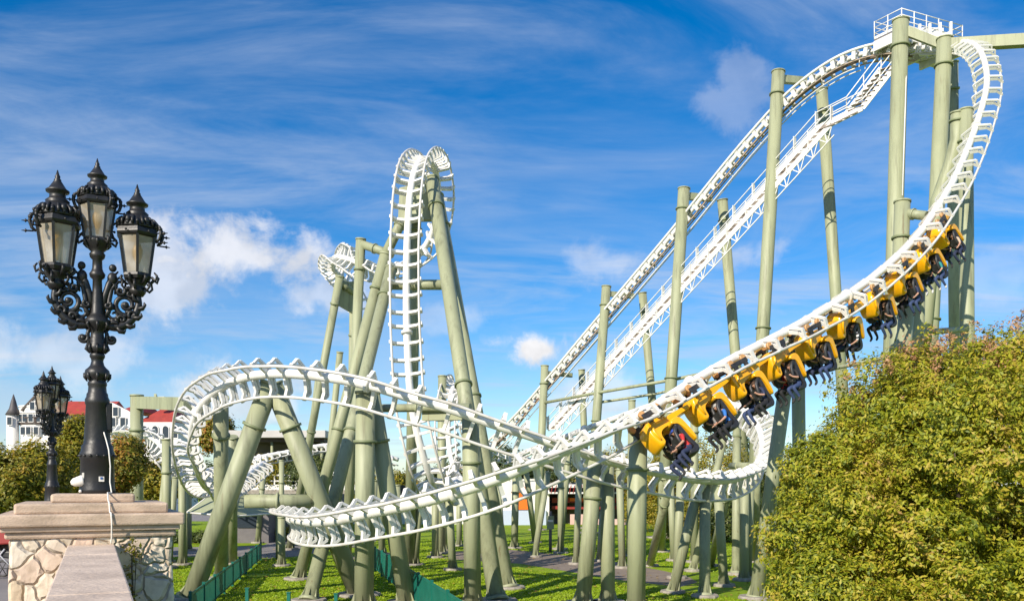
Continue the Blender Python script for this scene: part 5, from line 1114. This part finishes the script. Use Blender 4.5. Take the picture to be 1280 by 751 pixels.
sep = n.new('ShaderNodeSeparateXYZ'); L.new(D, sep.inputs[0])
def math_(op, a, b_=None, c=None, clamp=False):
    m = n.new('ShaderNodeMath'); m.operation = op; m.use_clamp = clamp
    for i, q in enumerate((a, b_, c)):
        if q is None: continue
        if isinstance(q, (int, float)): m.inputs[i].default_value = q
        else: L.new(q, m.inputs[i])
    return m.outputs[0]
def ramp(x, a, b_, lo=0.0, hi=1.0):
    m = n.new('ShaderNodeMapRange'); m.interpolation_type = 'SMOOTHSTEP'
    for i, q in zip((1, 2, 3, 4), (a, b_, lo, hi)): m.inputs[i].default_value = q
    L.new(x, m.inputs[0]); return m.outputs[0]
# high thin cloud on a plane far above
den = math_('ADD', math_('MAXIMUM', sep.outputs[2], 0.0), .10)
comb = n.new('ShaderNodeCombineXYZ'); L.new(math_('DIVIDE', sep.outputs[0], den), comb.inputs[0]); L.new(math_('DIVIDE', sep.outputs[1], den), comb.inputs[1])
def noise(vec, s, det=8, rough=.6, dist=0.0, stretch=None, rot=0, loc=(0, 0, 0)):
    if stretch or loc != (0, 0, 0):
        mp = n.new('ShaderNodeMapping'); mp.inputs['Scale'].default_value = stretch or (1, 1, 1); mp.inputs['Rotation'].default_value = (0, 0, rot); mp.inputs['Location'].default_value = loc; L.new(vec, mp.inputs[0]); vec = mp.outputs[0]
    t = n.new('ShaderNodeTexNoise'); t.inputs['Scale'].default_value = s; t.inputs['Detail'].default_value = det; t.inputs['Roughness'].default_value = rough; t.inputs['Distortion'].default_value = dist; L.new(vec, t.inputs[0]); return t.outputs[0]
c1 = noise(comb.outputs[0], 1.5, 10, .62, .9, (.6, 1.25, 1), R(-28), CIR1); c2 = noise(comb.outputs[0], .65, 4, .5, .2, (1, 1, 1), 0, CIR2)
cir = math_('MULTIPLY', ramp(c1, .33, .74), ramp(c2, .18, .58)); cir = math_('MULTIPLY', cir, CIR_A)
fine = noise(comb.outputs[0], 4.2, 9, .68, .8, (.4, 1.6, 1), R(-34)); cir = math_('MULTIPLY', cir, ramp(fine, .2, .75, .65, 1.25), None, True)
# low haze-cloud near the horizon
lowf = ramp(sep.outputs[2], .02, .34, 1, 0); low = math_('MULTIPLY', lowf, ramp(noise(D, 5.5, 7, .6, .3, (1, 1, 2.6)), .36, .66)); low = math_('MULTIPLY', low, LOW_A)
# separate cumulus heaps: (px, py, half width px, half height px, strength)
def dirn(px, py): return Vector(((px - CX) / F, 1, (HY - py) / F)).normalized()
cn = noise(D, 15, 8, .58, .25); cumu = None
for px, py, hw, hh, st in CUMULUS:
    d0 = dirn(px, py); vs = n.new('ShaderNodeVectorMath'); vs.operation = 'SUBTRACT'; L.new(D, vs.inputs[0]); vs.inputs[1].default_value = d0
    mu = n.new('ShaderNodeVectorMath'); mu.operation = 'MULTIPLY'; L.new(vs.outputs[0], mu.inputs[0]); k = d0.y
    mu.inputs[1].default_value = (F / hw / k, F / hw / k * .4, F / hh / k)
    ln = n.new('ShaderNodeVectorMath'); ln.operation = 'LENGTH'; L.new(mu.outputs[0], ln.inputs[0])
    e = math_('ADD', math_('SUBTRACT', 1.0, ln.outputs['Value']), math_('MULTIPLY', math_('SUBTRACT', cn, .5), 3.3)); e = math_('MULTIPLY', ramp(e, .05, .75), st)
    cumu = e if cumu is None else math_('MAXIMUM', cumu, e)
shade = ramp(noise(D, 22, 5, .5, 0, None, 0, (.02, 0, .35)), .35, .65, .82, 1.06)
mx = n.new('ShaderNodeMix'); mx.data_type = 'RGBA'; L.new(hs.outputs[0], mx.inputs[6]); mx.inputs[7].default_value = (*[q * CLOUD_B for q in (.66, .77, .96)], 1)
L.new(math_('MAXIMUM', cir, low), mx.inputs[0])
cc = n.new('ShaderNodeVectorMath'); cc.operation = 'SCALE'; cc.inputs[0].default_value = [q * CLOUD_B * 1.18 for q in (.97, .95, .95)]; L.new(shade, cc.inputs['Scale'])
mx2 = n.new('ShaderNodeMix'); mx2.data_type = 'RGBA'; L.new(mx.outputs[2], mx2.inputs[6]); L.new(cc.outputs[0], mx2.inputs[7]); L.new(cumu, mx2.inputs[0]); L.new(mx2.outputs[2], bg.inputs['Color'])
# ------------------------------------------------------------------ render
SC.render.engine = 'CYCLES'; SC.cycles.use_denoising = True; SC.cycles.max_bounces = 6; SC.cycles.transparent_max_bounces = 8; SC.cycles.sample_clamp_indirect = 6
SC.view_settings.view_transform = 'Standard'; SC.view_settings.look = 'None'; SC.view_settings.exposure = EXPO; SC.view_settings.gamma = 1; SC.view_settings.use_curve_mapping = False
